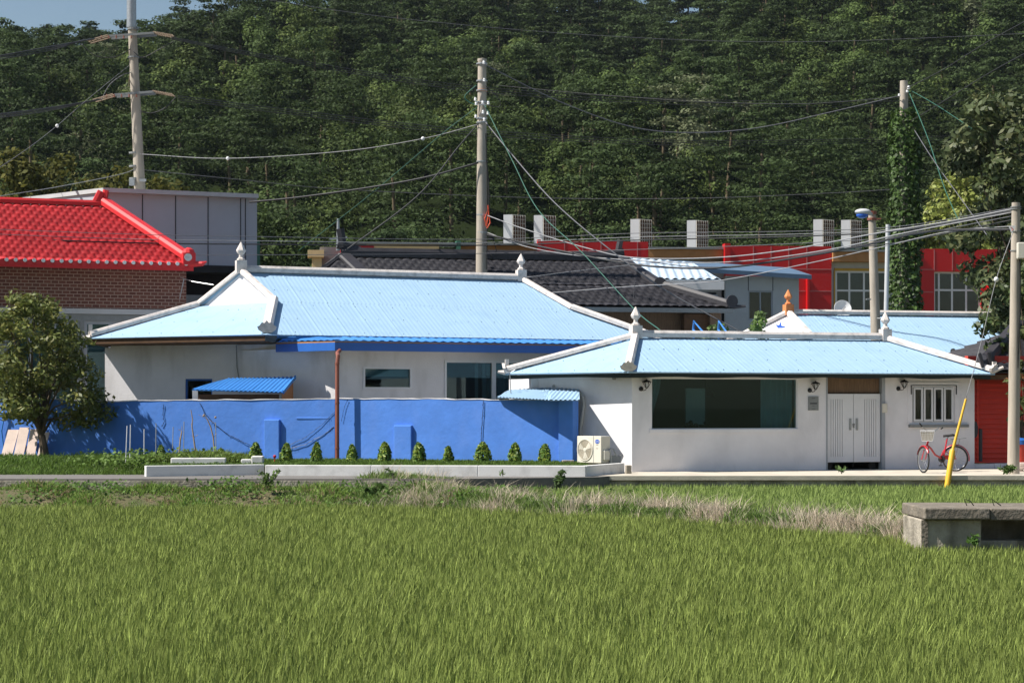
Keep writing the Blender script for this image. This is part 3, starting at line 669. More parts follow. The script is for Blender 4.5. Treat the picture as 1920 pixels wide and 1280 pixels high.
# ---------------- big white house ----------------
H2 = thing('house', (-2, 56, .2), 'large white house with sky blue roof and blue eaves behind the cobalt wall', 'house')
FL2 = W(500,627,52.1); T2 = Fr(FL2.x, FL2.y, 25.0); ze = FL2.z
FR2 = T2.p(T2.u(1238),0,ze); E2 = Vector((G(163,54.1).x, 54.1, ze-.03)); BR2 = FR2+Vector((-math.sin(R(25)), math.cos(R(25)),0))*7.2
RL2 = W(452,512,55.8); vr = 3.55; RR2 = T2.p(T2.u(977,vr), vr, RL2.z); RL2 = T2.p(T2.u(452,vr), vr, RL2.z)
def on_front(px, t):   # point at height fraction t on the front slope, at this pixel column
    v = vr*t; u = T2.u(px, v); return T2.p(u, v, ze+(RL2.z-ze)*t)
G1 = on_front(513,.52); G3 = on_front(1072,.50)
G2 = Vector((G(372,56.3).x, 56.3, G1.z-.02)); G4 = G3+Vector((-math.sin(R(25)), math.cos(R(25)),0))*3.6
mb = MB(); g = corr(.125,.002)
mb.relief(FL2, FR2, G3, G1, g, .021, 5); mb.relief(G1, G3, RR2, RL2, g, .021, 5)
mb.relief(E2, FL2, G1, G2, g, .021, 4); mb.relief(FR2, BR2, G4, G3, g, .03, 3)
mb.relief(BR2, E2, G2, G4, g, .04, 3); mb.relief(G4, G2, RL2, RR2, g, .04, 3)
nails(mb,FL2,FR2,G3,G1,(.08,.5,.9)); nails(mb,G1,G3,RR2,RL2,(.4,.85)); nails(mb,E2,FL2,G1,G2,(.1,.45,.8))
r2 = obj('roof', mb, [M['paleblue'],M['bluegrey']], H2, smooth='all')
n_g = (G1-G2).cross(RL2-G2).normalized(); n_g = n_g if n_g.x < 0 else -n_g
mb = MB(); mb.plate([G2+Vector((.1,0,-.02)), G1+Vector((-.05,0,-.02)), RL2+Vector((.02,0,.0))], n_g, .08)
mb.plate([G3+Vector((-.1,0,-.02)), G4+Vector((-.1,0,-.02)), RR2+Vector((-.05,0,0))], (1,0,0), .08)
obj('gable', mb, M['white'], H2)
cl_ = [( [RL2+up,RR2+up],.24,.18), ([RL2+up,G1.lerp(RL2,-.02)+up],.2,.12), ([RL2+up,G2.lerp(RL2,-.06)+up],.2,.12), ([G1+up,FL2.lerp(G1,.06)+up],.26,.16), ([G2+up,E2.lerp(G2,.03)+up],.2,.14), ([RR2+up,G3+up],.18,.12), ([G3+up,FR2+up],.24,.15)]
for p_, w_, h_ in cl_: capline(p_, H2, w_, h_)
finial(RL2+up*2, H2, s=1.12); finial(RR2+up*2, H2, s=1.05)
end_ornament(FL2.lerp(G1,.07)+up*1.5, FL2-G1, H2, M['cap'], 1.1)
mb = MB(); mb.box(E2.lerp(G2,.03)+Vector((0,0,.2)), (.10,.08,.3), 10); mb.tube([E2+Vector((.1,0,.03)), E2+Vector((-.2,0,.0))], [.08,.04], 6); obj('tip_tile', mb, M['cap'], H2)
# brown eave board on the left part
mb = MB(); a_, b_ = E2.lerp(FL2,.01), FL2.lerp(E2,.01)
dn = Vector((0,0,-1))
for i in range(30):
    p, q = a_.lerp(b_,i/30), a_.lerp(b_,(i+1)/30); o_ = Vector((.0,.05,0)); k1 = .02*math.sin(i*.9); k2 = .02*math.sin((i+1)*.9)
    mb.add([p+o_+dn*(.16+.1*0), q+o_+dn*.16, q+o_+dn*(.02+k2*.4), p+o_+dn*(.02+k1*.4)], [(0,1,2,3)])
    mb.add([p+o_+dn*.16, p+o_+Vector((.2,1.1,-.2)), q+o_+Vector((.2,1.1,-.2)), q+o_+dn*.16], [(0,1,2,3)])
obj('eave', mb, M['dkwood'], H2)
K = W(628,638,51.4); TK = Fr(K.x,K.y,26.0); KR = TK.p(TK.u(1215),0,K.z); KL = W(517,629,53.0); KL.z = K.z+.02
mo0 = T2.p(T2.u(522),.05,ze-.035); mo1 = T2.p(T2.u(1225),.05,ze-.035)
mb = MB(); mb.relief(K, KR, mo1, T2.p(T2.u(640),.05,ze-.035), corr(.25,.012), .02, 2, th=.02); mb.relief(KL, K, T2.p(T2.u(640),.05,ze-.036), mo0, corr(.25,.01), .02, 2, th=.02)
aw = obj('awning', mb, M['blue'], H2, smooth='all')
mb = MB(); f_ = Fr(K.x,K.y,26.0); mb.fbox(f_, 0, TK.u(1215), .0, .05, K.z-.26, K.z-.05)
f_ = frame_between(KL, K); mb.fbox(f_, 0, f_.L, .0, .05, K.z-.26, K.z-.05)
obj('fascia', mb, M['bluedk'], H2)
mb = MB(); f_ = Fr(K.x,K.y,26.0); mb.fbox(f_, 0, TK.u(1215), .01, .06, K.z-.048, K.z-.006)
f_ = frame_between(KL, K); mb.fbox(f_, 0, f_.L, .01, .06, K.z-.048, K.z-.006); obj('batten', mb, M['tandk'], H2)
C2 = G(632,52.35); FW = Fr(C2.x,C2.y,25.0); LW = FW.u(1225); P445 = G(445,53.9); P208 = G(208,54.8)
FW2 = frame_between(P445, C2); FW3 = frame_between(P208, P445); zt2 = 3.2
hA_ = (FW.u(681), FW.u(772), FW.z(726,729), FW.z(726,688)); hB = (FW.u(833), FW.u(1003), .45, FW.z(915,676)); hC = (FW3.u(347), FW3.u(398), .9, FW3.z(370,710))
mb = MB(); mb.wall(FW, 0, LW, .1, zt2-.1, .2, [hA_, hB]); mb.wall(FW2, 0, FW2.L, .1, zt2, .2); mb.wall(FW3, 0, FW3.L, .1, zt2+.1, .2, [hC])
bk = [FW.p(LW,0,0), FW.p(LW-.5,6.2,0), Vector((-9.6,60.5,0)), P208]
for a_, b_ in zip(bk[:-1], bk[1:]):
    f_ = frame_between(a_, b_); mb.wall(f_, 0, f_.L, .1, zt2-.05, -.18)
obj('wall', mb, M['white2'], H2)
mb = MB(); mb.fbox(FW, .4, LW-.4, 3.0, 3.1, .2, zt2); mb.fbox(FW,.4,LW-.4,.25,3.0,.2,.22); mb.fbox(FW,.3,LW-.3,.23,3.1,zt2-.14,zt2-.1); mb.fbox(FW3, FW3.u(300), FW3.u(430), 1.2,1.3,.2,zt2)
# ceiling under the eaves closes the view up into the roof
obj('interior', mb, M['room'], H2)
mb = MB(); mb.add([P208+Vector((0,0,zt2+.06)), P445+Vector((0,0,zt2+.06)), C2+Vector((0,0,zt2-.1)), FW.p(LW,0,zt2-.1), bk[1]+Vector((0,0,zt2-.1)), bk[2]+Vector((0,0,zt2-.1))], [(0,1,2,3,4,5)])
mb.add([K+Vector((.05,.06,-.2)), KR+Vector((0,.06,-.2)), FW.p(LW,0,K.z-.2), C2+Vector((0,0,K.z-.2))], [(0,1,2,3)]); mb.add([KL+Vector((.05,.06,-.2)), K+Vector((.05,.06,-.2)), C2+Vector((0,0,K.z-.2)), P445+Vector((0,0,K.z-.2))],[(0,1,2,3)])
obj('soffit', mb, M['white2'], H2)
w2 = glazed(FW, hA_, H2, M['alu'], M['glassteal'], fw=.05, v=.02, out=.04, label='small wide window with white frame')
obj('reflection_band', MB().fbox(FW, hA_[0]+.05, hA_[1]-.05, .16, .17, (hA_[2]+hA_[3])/2+.04, hA_[3]-.04), M['curtain'], w2)  # pale teal strip stands for the reflection across the top of the pane
w3 = glazed(FW, hB, H2, M['alu'], M['glassteal'], fw=.06, v=.02, out=.05, muls=(.55,.53,.84), label='wide sliding glass door with white frame')
mb = MB(); mb.fbox(FW, FW.u(840), FW.u(893), .10, .12, .5, hB[3]-.08); obj('insect_screen', mb, mat('dark mesh screen', (.035,.032,.045), .9, .1, 5), w3)
obj('frame', MB().fbox(FW, FW.u(893), FW.u(899), .09, .13, .5, hB[3]-.08).fbox(FW, FW.u(907), FW.u(913), .09, .13, .5, hB[3]-.08), M['frame'], w3)
curtain(FW, FW.u(918), FW.u(975), .5, hB[3]-.45, .3, w3, m=M['greysheet'])
obj('reflection_band', MB().fbox(FW, FW.u(918), FW.u(985), .22, .23, hB[3]-.40, hB[3]-.08), M['curtain'], w3)  # reflection along the top of the door glass, built as a teal strip
w4 = glazed(FW3, hC, H2, M['bluedk'], M['glassteal'], fw=.05, v=.05, label='dark framed window behind the shed roof')
# downpipe runs from the blue eave to the lawn in front of the wall
pt = W(634,657,51.15); mb = MB(); xb = G(632,49.45)
mb.tube([K+Vector((.12,.03,-.26)), Vector((pt.x,50.9,2.9)), Vector((xb.x+.02,49.52,2.78)), Vector((xb.x,49.5,2.6)), Vector((xb.x,49.5,.1))], .052, 10)
dp = obj('downpipe', mb, M['rust'], H2, smooth=True, label='rusty brown drainpipe')
for z_ in (.5,1.62,2.6): obj('bracket', MB().lathe((xb.x,49.5,z_), [(.06,-.02),(.06,.02)], 10), M['rust'], dp)
mb = MB(); mb.tube([FW3.p(FW3.L-.02,-.03,zt2), FW3.p(FW3.L,-.03,2.6), FW3.p(FW3.L+.06,-.04,2.3), FW3.p(FW3.L+.08,-.04,1.9)], .012, 6); obj('cable', mb, M['sign'], H2)
# ---------------- cobalt garden wall ----------------
def W2(px, D, z): return G(px, D, z)
wl0, wl1, wl2 = G(-60,52.6), G(628,49.85), G(1079,47.3)
bw = thing('garden_wall', (wl1.x, wl1.y, .1), 'long cobalt blue rendered garden wall with a white strip for its sunlit top edge', 'wall')
fL = frame_between(wl0, wl1); fR = frame_between(wl1, wl2)
def top_at(fr, px, py): return fr.z(px, py)
def varwall(fr, px0, px1, tops, th, mb, mbc):
    n = 46; us = np.linspace(fr.u(px0), fr.u(px1), n)
    V = []; 
    tx = [fr.u(a) for a,_ in tops]; tz = [fr.z(a,b) for a,b in tops]
    Z = [float(np.interp(u, tx, tz))+.006*math.sin(u*5.3)+.004*math.sin(u*13) for u in us]
    for u, z in zip(us, Z):
        d = .012*math.sin(u*1.7)+.008*math.sin(u*4.1)
        V += [fr.p(u,d,-.1), fr.p(u,d*.6,.8), fr.p(u,d*.3,z), fr.p(u,th,z), fr.p(u,th,-.1)]
    Fc = []
    for i in range(n-1):
        for j in range(4): Fc.append((i*5+j, (i+1)*5+j, (i+1)*5+j+1, i*5+j+1))
    mb.add(V, Fc); mb.add([V[j] for j in range(5)], [(0,1,2,3,4)]); mb.add([V[(n-1)*5+j] for j in range(5)], [(4,3,2,1,0)])
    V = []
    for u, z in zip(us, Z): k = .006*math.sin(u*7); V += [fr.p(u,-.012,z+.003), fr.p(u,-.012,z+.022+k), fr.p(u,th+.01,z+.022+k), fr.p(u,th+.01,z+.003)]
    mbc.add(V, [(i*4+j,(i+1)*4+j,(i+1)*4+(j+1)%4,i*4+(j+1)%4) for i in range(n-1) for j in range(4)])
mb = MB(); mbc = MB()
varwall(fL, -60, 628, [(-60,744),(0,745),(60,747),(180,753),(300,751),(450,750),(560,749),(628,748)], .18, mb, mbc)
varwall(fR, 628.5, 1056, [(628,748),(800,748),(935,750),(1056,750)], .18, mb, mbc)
obj('wall', mb, M['wallblue'], bw, smooth=True); obj('sunlit_top', mbc, M['white'], bw)  # white strip along the top stands for sun on the wall's upper face
mb = MB(); mb.fbox(fR, fR.u(1052), fR.u(1079), -.17, .2, -.1, fR.z(1060,751)); obj('pier', mb, M['wallblue'], bw, bevel=.01)
for fr, a, b, y in ((fL,497,526,786),(fR,741,774,797)):
    mb = MB(); mb.fbox(fr, fr.u(a), fr.u(b), -.09, .02, -.1, fr.z(b,y)); obj('buttress', mb, M['wallblue'], bw, bevel=.02)
mb = MB(); mb.fbox(fL, fL.u(556), fL.u(618), -.012,.02, fL.z(580,782)-.05, fL.z(580,782)); mb.fbox(fL, fL.u(618)-.03, fL.u(618), -.01,.02, .6, fL.z(580,782)-.052)
obj('plaster_patch', mb, M['wallblue'], bw, bevel=.01)
# dry vines on the wall
def vine(fr, pts, label, r=.006, twigs=26):
    mb = MB(); P = [fr.p(fr.u(a), -.02-.004*math.sin(i), fr.z(a,b)) for i,(a,b) in enumerate(pts)]
    Q = []
    for i in range(len(P)-1):
        for k in range(6): t = k/6; Q.append(P[i].lerp(P[i+1], t)+Vector((random.uniform(-.008,.008),0,random.uniform(-.01,.01))))
    Q.append(P[-1]); mb.tube(Q, r, 5)
    for k in range(twigs):
        c = Q[random.randrange(len(Q))]; mb.tube([c, c+Vector((random.uniform(-.03,.03), -.01, random.uniform(-.05,.02)))], .003, 3)
    return obj('dry_vine', mb, M['black'], label=label, category='vine')
vine(fL, [(375,755),(385,775),(403,795),(430,815),(455,828),(474,836)], 'dark dry vine sagging across the blue wall from above the white stakes')
vine(fL, [(496,838),(525,842),(545,840),(575,832),(605,816),(626,800)], 'dark dry vine rising to the drainpipe from the low middle of the blue wall')
vine(fL, [(545,832),(570,822),(600,800),(628,772)], 'thin upper dry vine reaching the drainpipe on the blue wall', .004)
vine(fL, [(308,758),(306,775),(309,790),(304,800)], 'short dark dry vine hanging between the tree shadow and the stakes')
vine(fR, [(907,752),(906,775),(904,800),(903,832)], 'vertical dark dry vine hanging above a round conifer', .007)
vine(fR, [(652,750),(646,765),(641,790)], 'short dry vine just right of the drainpipe', .004, 10)
# lean-to sheet roof over the wall's right end
c0 = [fR.p(fR.u(930), -.05, fR.z(930,744)), fR.p(fR.u(1090), -.62, fR.z(1090,751)), fR.p(fR.u(1086,.9), .9, 2.02), fR.p(fR.u(955,.9), .9, 1.93)]
c0[1] = fR.p(fR.u(1087,-.6), -.6, 1.68); c0[0] = fR.p(fR.u(931,-.1), -.1, fR.z(931,745,-.1))
pm = fR.p(fR.u(1030,-.8), -.75, 1.68)
mb = MB(); g = corr(.11,.013)
mb.relief(c0[0], pm, c0[2].lerp(c0[3],.5), c0[3], g, .018, 3, th=.01); mb.relief(pm, c0[1], c0[2], c0[2].lerp(c0[3],.5), g, .018, 3, th=.01)
lt = thing('lean_to', (c0[1].x, 48.6, .2), 'small pale blue corrugated sheet canopy over the right end of the blue wall', 'canopy')
obj('roof_sheet', mb, M['paleblue'], lt, smooth='all')
mb = MB()
for px in (950,1040,1080): p = fR.p(fR.u(px,.5), .5, 0); mb.tube([p, p+Vector((0,0,1.88))], .03, 6)
obj('post', mb, M['dkwood'], lt)
mb = MB(); p = fR.p(fR.u(958,.3), .3, 1.85); mb.tube([p, p+Vector((-.03,0,.55))], .012, 5); mb.tube([p+Vector((-.12,0,.5)), p+Vector((0,0,.52)), p+Vector((.1,0,.57))], .012, 5)
obj('antenna', mb, M['steel'], label='thin metal antenna rod standing on the small canopy', category='antenna')
# blue roofed shed behind the wall
sh = thing('shed', (G(460,52.2).x, 52.2, .2), 'low wooden shed with a bright blue corrugated roof behind the wall', 'shed')
s0, s1 = W(360,731,51.3), W(529,736,51.0); s2, s3 = W(552,707,52.6), W(425,710,53.0)
mb = MB(); mb.relief(s0, s1, s2, s3, corr(.115,.016), .019, 3, th=.012); obj('roof', mb, M['blue'], sh, smooth='all')
mb = MB(); f_ = frame_between(s0+Vector((.15,.1,0)), s1+Vector((-.1,.1,0))); mb.fbox(f_, .0, f_.L, 0, .05, .2, s1.z-.04)
obj('front_board', mb, M['dkwood'], sh)
mb = MB(); q1 = s1+Vector((-.02,.1,0)); q2 = s2+Vector((-.02,-.1,0)); mb.add([(q1.x,q1.y,.2),(q2.x,q2.y,.2),(q2.x,q2.y,q2.z-.04),(q1.x,q1.y,q1.z-.03)], [(0,1,2,3)])
obj('side_board', mb, M['wood'], sh)
mb = MB(); mb.bar(s1+Vector((.03,-.02,.01)), s2+Vector((.03,0,.01)), .03, .09); obj('barge_board', mb, M['blue'], sh)
mb = MB(); mb.box((*G(366,51.7)[:2], 1.0), (.14,.1,1.9), 5); obj('post', mb, M['plainwhite'], sh)

# boards leaning on the wall beneath the tree
for k,(px,w_,h_,tl) in enumerate([(10,.30,.78,.12),(33,.27,.84,.06),(55,.25,.80,.0),(74,.18,.72,.06)]):
    b0 = G(px,51.75-px*.004,.18); f_ = Fr(b0.x,b0.y,-10); mb = MB()
    mb.hexa([f_.p(-w_/2,0,.15),f_.p(w_/2,0,.15),f_.p(w_/2,.03,.15),f_.p(-w_/2,.03,.15),f_.p(-w_/2+tl*.6,.35,.15+h_),f_.p(w_/2+tl*.6,.35,.15+h_),f_.p(w_/2+tl*.6,.38,.15+h_),f_.p(-w_/2+tl*.6,.38,.15+h_)])
    obj('board', mb, M['pink'], label=['leftmost pink board leaning on the blue wall','second pink board from the left beneath the tree','third pink board from the left beneath the tree','narrow pink board nearest the tree trunk'][k], category='board', group='boards leaning on the wall beneath the tree')
# blue hanging tarp rope at far left
mb = MB(); mb.tube([fL.p(fL.u(8),-.05,1.7), fL.p(fL.u(11),-.07,1.3), fL.p(fL.u(5),-.06,.9), fL.p(fL.u(9),-.05,.4)], .02, 6); mb.ball(fL.p(fL.u(9),-.08,1.35), .06, 7, 5)
obj('hose', mb, M['blue'], label='blue hose hanging on the blue wall at the left edge', category='hose')

# ---------------- red tiled brick house on the left ----------------
def tiled_face(mb, A, B, C, D, per=.26, row=.30, amp=.035, step=.035, du=.0325, **k): mb.relief(A,B,C,D, tileh(per,amp,step), du, float(row), **k)
TB = G(330,58.0); FB = Fr(TB.x, TB.y, 20.0); u0 = FB.u(-120)
H3 = thing('brick_house', (TB.x, TB.y, 0), 'two storey dark brick house with a bright red tiled roof at the left edge', 'house')
zE = W(340,497,57.4).z
mb = MB(); mb.wall(FB, u0, 0, FB.z(250,580), zE-.02, .3)
f_ = frame_between(FB.p(0,0,0), FB.p(0,7,0)); mb.wall(f_, 0, 7, 0, zE-.05, -.3)
obj('brick_wall', mb, brickmat('dark red brick', (.115,.040,.030), (.17,.065,.045), (.33,.24,.19), .21, .095, .012, 20), H3)
mb = MB(); zb = FB.z(250,580); hw_ = [(FB.u(10), FB.u(150), .9, FB.z(100,602)), (FB.u(158), FB.u(255), .3, FB.z(200,602))]
mb.wall(FB, u0, -.0, 0, zb-.16, .3, hw_); obj('wall', mb, M['sign'], H3)
obj('lintel', MB().fbox(FB, u0, 0.02, -.05, .3, zb-.15, zb-.002), M['greylight'], H3)
for h_, ml in zip(hw_, ((.33,.66),(.5,))): glazed(FB, h_, H3, M['frame'], M['glassteal'], fw=.09, v=.05, muls=ml)
obj('interior', MB().fbox(FB, u0, -.35, .45, .5, 0, zb), M['curtain'], H3)
TE = Fr(FB.p(.35,-.7,0).x, FB.p(.35,-.7,0).y, 20.0); e0 = TE.p(TE.u(-110),0,zE); e1 = TE.p(0,0,zE)
vr = 4.0; zR = TE.z(100,385,vr); r1 = TE.p(TE.u(196,vr),vr,zR); r0 = TE.p(TE.u(-110,vr),vr,zR)
mb = MB(); tiled_face(mb, e0, e1, r1, r0); mb.relief(e1, TE.p(0,8,zE), r1, r1, tileh(.26,.035,.035), .05, .3)
mb.add([TE.p(TE.u(-110),8,zE), TE.p(0,8,zE), r1, r0], [(0,1,2,3)])
obj('roof', mb, M['redtile'], H3, smooth='all')
mb = MB(); mb.cap(r0+up, r1+up, .26, .17, top=.7); mb.cap(r1.lerp(r0,.04)+Vector((0,0,.08)), r1+Vector((-.02,0,.42)), .22, .2, top=.7); mb.cap(r1+Vector((.05,0,.05)), r1+Vector((.12,0,.5)), .2,.16)
obj('ridge_tile', mb, M['redcap'], H3); mb = MB(); mb.cap(r1+up*4, e1.lerp(r1,.03)+up*3, .34, .2, top=.7); obj('hip_tile', mb, M['redcap'], H3)
mb = MB(); P = e1.lerp(r1,.03); mb.box(P+Vector((-.02,-.1,.12)), (.36,.3,.34), 20); mb.lathe(P+Vector((-.02,-.1,.29)), [(.19,0),(.15,.1),(.05,.16)], 10); obj('corner_tile', mb, M['redcap'], H3)
mb = MB(); c_ = P+Vector((0,-.27,.16)); ax = TE.p(0,-1,0)-TE.p(0,0,0)
for a_ in np.linspace(0, 2*math.pi, 9)[:-1]: mb.lathe(c_+Vector((.065*math.cos(a_),0,.065*math.sin(a_))), [(.022,0),(.022,.01)], 8, axis=ax)
mb.lathe(c_, [(.11,-.01),(.11,.0),(.10,.0),(.10,-.01)], 16, axis=ax); obj('medallion', mb, M['plainwhite'], H3)
mb = MB(); mb.tube([e1.lerp(r1,.02)+Vector((.0,-.05,.0)), e1+Vector((.3,-.08,.04)), e1+Vector((.42,-.08,.1))], [.1,.07,.02], 7); obj('corner_horn', mb, M['redcap'], H3)
nt_ = 0; mbt = MB(); mbe = MB(); us_ = np.arange(TE.u(-100)+.1, -.02, .252)
for u_ in us_: mbt.lathe(TE.p(u_,-.03,zE+.03), [(.055,0),(.055,.03),(.001,.032)], 10, axis=ax)
obj('eave_discs', mbt, M['plainwhite'], H3, kind=None)
mb = MB(); mb.fbox(TE, TE.u(-110), .03, .0, .05, zE-.16, zE-.02); mb.fbox(TE, TE.u(-110), 0, .05,.75, zE-.12, zE-.04)
for u_ in us_: mb.lathe(TE.p(u_+.126,-.01,zE-.03), [(.08,0),(.08,.03)], 8, axis=ax)
obj('eave', mb, M['redcap'], H3)
mb = MB(); mb.tube([W(338,520,57.6), W(362,528,57.3), W(400,534,57)], .012, 5); mb.tube([W(345,522,57.5), W(337,560,57.6)], .012, 5); obj('antenna', mb, M['steel'], H3)

# ---------------- grey panel building ----------------
TG = G(205,67.0); FG = Fr(TG.x, TG.y, 22.0); uG = FG.u(466)
H4 = thing('warehouse', (TG.x, TG.y, 0), 'flat grey panelled building with a pale overhanging roof edge behind the red roof', 'building')
ztg = FG.z(205,360); zbg = FG.z(300,495)
mb = MB(); ns = [205,267,329,390,451,460]
mb.wall(FG, 0, uG, zbg, ztg, .3); f_ = frame_between(FG.p(0,0,0), FG.p(-4.5,9,0)); mb.wall(f_, 0, f_.L, zbg-.5, ztg, .3)
f_ = frame_between(FG.p(uG,0,0), FG.p(uG,8,0)); mb.wall(f_, 0, 8, 0, ztg, -.3)
obj('wall', mb, M['greysheet'], H4)
mb = MB()
for px in (267,329,390,451,460): mb.fbox(FG, FG.u(px)-.015, FG.u(px)+.015, -.02, -.002, zbg, ztg)
obj('panel_joints', mb, M['ink'], H4, kind=None)
mb = MB(); zr_ = ztg; a0,a1,a2,a3 = FG.p(-.25,-.35,zr_), FG.p(FG.u(480),-.35,zr_), FG.p(FG.u(480),8,zr_), FG.p(-4.8,9,zr_); mb.plate([a0+up*5,a1+up*5,a2+up*5,a3+up*5], (0,0,1), .14)
obj('roof', mb, M['greylight'], H4)
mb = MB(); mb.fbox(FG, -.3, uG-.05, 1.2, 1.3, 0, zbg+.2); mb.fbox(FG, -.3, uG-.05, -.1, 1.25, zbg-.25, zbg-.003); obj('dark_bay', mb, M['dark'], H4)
mb = MB(); mb.fbox(FG, -.3, uG+.1, .2, .3, 0, FG.z(350,552)); obj('low_wall', mb, M['sign'], H4)
mb = MB(); mb.fbox(FG, uG+.31, FG.u(493), .4, 3, 0, FG.z(480,449)); obj('annex', mb, M['green'], H4)

# ---------------- black tiled house ----------------
TK2 = Fr(*G(1180,62.0)[:2], 13.0)
H5 = thing('house', (TK2.x, TK2.y, 0), 'low timber house with a wide charcoal tiled roof behind the large blue roof', 'house')
zk = TK2.z(1100,574); vk = 4.4; zkr = TK2.z(900,487,vk)
k0 = TK2.p(TK2.u(575),0,zk); k1 = TK2.p(TK2.u(1368),0,zk)
kg0 = TK2.p(TK2.u(640,vk),vk,zkr); kg1 = TK2.p(TK2.u(1163,vk),vk,zkr)
mid = TK2.p(TK2.u(1237, 1.9), 1.9, lerp(zk,zkr,.43)); midL = TK2.p(TK2.u(590,1.9),1.9,lerp(zk,zkr,.43))
mb = MB(); tiled_face(mb, k0, k1, mid, midL, per=.30, row=.33); tiled_face(mb, midL, mid, kg1, kg0, per=.30, row=.33)
bk1, bk0 = TK2.p(TK2.u(1368)-1.0, 8.8, zk), TK2.p(TK2.u(575)-1, 8.8, zk); mb.add([k1, bk1, kg1], [(0,1,2)]); mb.add([bk1, bk0, kg0, kg1], [(0,1,2,3)]); mb.add([bk0,k0,kg0],[(0,1,2)])
obj('roof', mb, M['blktile'], H5, smooth='all')
mb = MB(); mb.cap(kg0+up, kg1+up, .34, .30, top=.7); mb.cap(kg1.lerp(kg0,.06)+Vector((0,0,.1)), kg1+Vector((.12,0,.22)), .26, .24, top=.7); mb.cap(kg1+Vector((0,0,.2)), kg1+Vector((.1,0,.72)), .26, .2, top=.5)
mb.cap(kg0.lerp(kg1,.06)+Vector((0,0,.1)), kg0+Vector((-.15,0,.3)), .26, .26, top=.7); mb.cap(kg0+Vector((-.05,0,.3)), kg0+Vector((-.15,0,.9)), .3, .24)
obj('ridge_tile', mb, M['blktile'], H5)
mb = MB(); mb.cap(kg1+up, mid+up, .34, .2, top=.7); mb.cap(mid+up, k1+up, .3, .22, top=.7); obj('hip_tile', mb, M['blktile'], H5)
mb = MB(); mb.lathe(mid+Vector((0,-.15,.12)), [(.2,0),(.2,.08)], 14, axis=(0,-1,0)); obj('end_tile', mb, M['blktile'], H5)
mb = MB(); mb.lathe(k1+Vector((.05,-.1,.2)), [(.2,0),(.2,.06)], 14, axis=(.4,-1,0)); mb.tube([k1+Vector((0,-.05,.02)), k1+Vector((.5,-.05,.05))], [.09,.04], 6); obj('end_tile', mb, M['blktile'], H5)
mb = MB(); mb.fbox(TK2, TK2.u(700), TK2.u(1372), -.16, .0, zk-.17, zk-.03); obj('gutter', mb, M['sign'], H5)
mb = MB(); mb.fbox(TK2, TK2.u(700), TK2.u(1350), .5, .7, 0, zk-.05); mb.fbox(TK2, TK2.u(1330), TK2.u(1350), -.1, .5, 0, zk-.15); obj('wall', mb, M['oldwood'], H5)
mb = MB(); mb.fbox(TK2, TK2.u(1285), TK2.u(1335), .1, .45, 0, zk-.2); obj('door_board', mb, M['dkwood'], H5)
mb = MB(); p = [kg0+Vector((-.4,-1.4,-1.0)), kg0+Vector((.15,-.1,-.15)), kg0+Vector((.75,-1.5,-1.0))]
mb.plate(p, (-.3,-1,0), .1); obj('gable', mb, M['tan'], H5)
mb = MB(); mb.cap(kg0+Vector((.1,-.15,.02)), kg0+Vector((1.35,-2.2,-1.15)), .5, .12, top=.8); mb.cap(kg0+Vector((0,-.2,.0)), kg0+Vector((-1.1,-1.6,-1.05)), .2, .12); obj('verge_tile', mb, M['blktile'], H5)
# ladder-like blue frame by the timber house
for a_, b_, c_ in ((1301,1318,'left'),(1348,1362,'right')):
    mb = MB(); mb.tube([W(a_,640,57), W(a_,602,57), W(b_,622,56.6)], .03, 6); mb.tube([W(a_,602,57), W(a_-2,618,57), W(b_+2,632,56.6)], .025, 6)
    obj('metal_frame', mb, M['blue'], label=('larger left' if c_=='left' else 'smaller right')+' angled light blue metal frame behind the small roof ridge', category='frame')

# ---------------- pale shed with blue roof edge ----------------
TS = Fr(*G(1360,70.0)[:2], 9.0)
H6 = thing('shed', (TS.x, TS.y, 0), 'pale panelled shed with slanting blue roof edge before the red building', 'shed')
hs = (TS.u(1403), TS.u(1449), TS.z(1425,600), TS.z(1425,545))
zs0, zs1 = TS.z(1360,508), TS.z(1520,520)
mb = MB(); mb.wall(TS, 0, TS.u(1498), .0, TS.z(1430,518), .15, [hs]); obj('wall', mb, M['greylight'], H6)
mb = MB(); 
for px in (1403,1449): mb.fbox(TS, TS.u(px)-.012, TS.u(px)+.012, -.015,-.002, TS.z(px,545), TS.z(1430,518))
obj('panel_joints', mb, M['ink'], H6)
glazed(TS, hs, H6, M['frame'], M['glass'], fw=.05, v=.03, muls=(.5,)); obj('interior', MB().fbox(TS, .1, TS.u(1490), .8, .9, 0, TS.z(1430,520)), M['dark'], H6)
mb = MB(); a0, a1 = TS.p(-1.8,-.5,zs0+.1), TS.p(TS.u(1522,-.5),-.5,zs1+.05); mb.plate([a0, a1, a1+Vector((-.3,3.5,.5)), a0+Vector((-.3,3.5,.5))], (0,0,1), .15)
obj('roof', mb, mat('slate blue sheet edge', (.10,.16,.24), .5, .1, 2), H6)
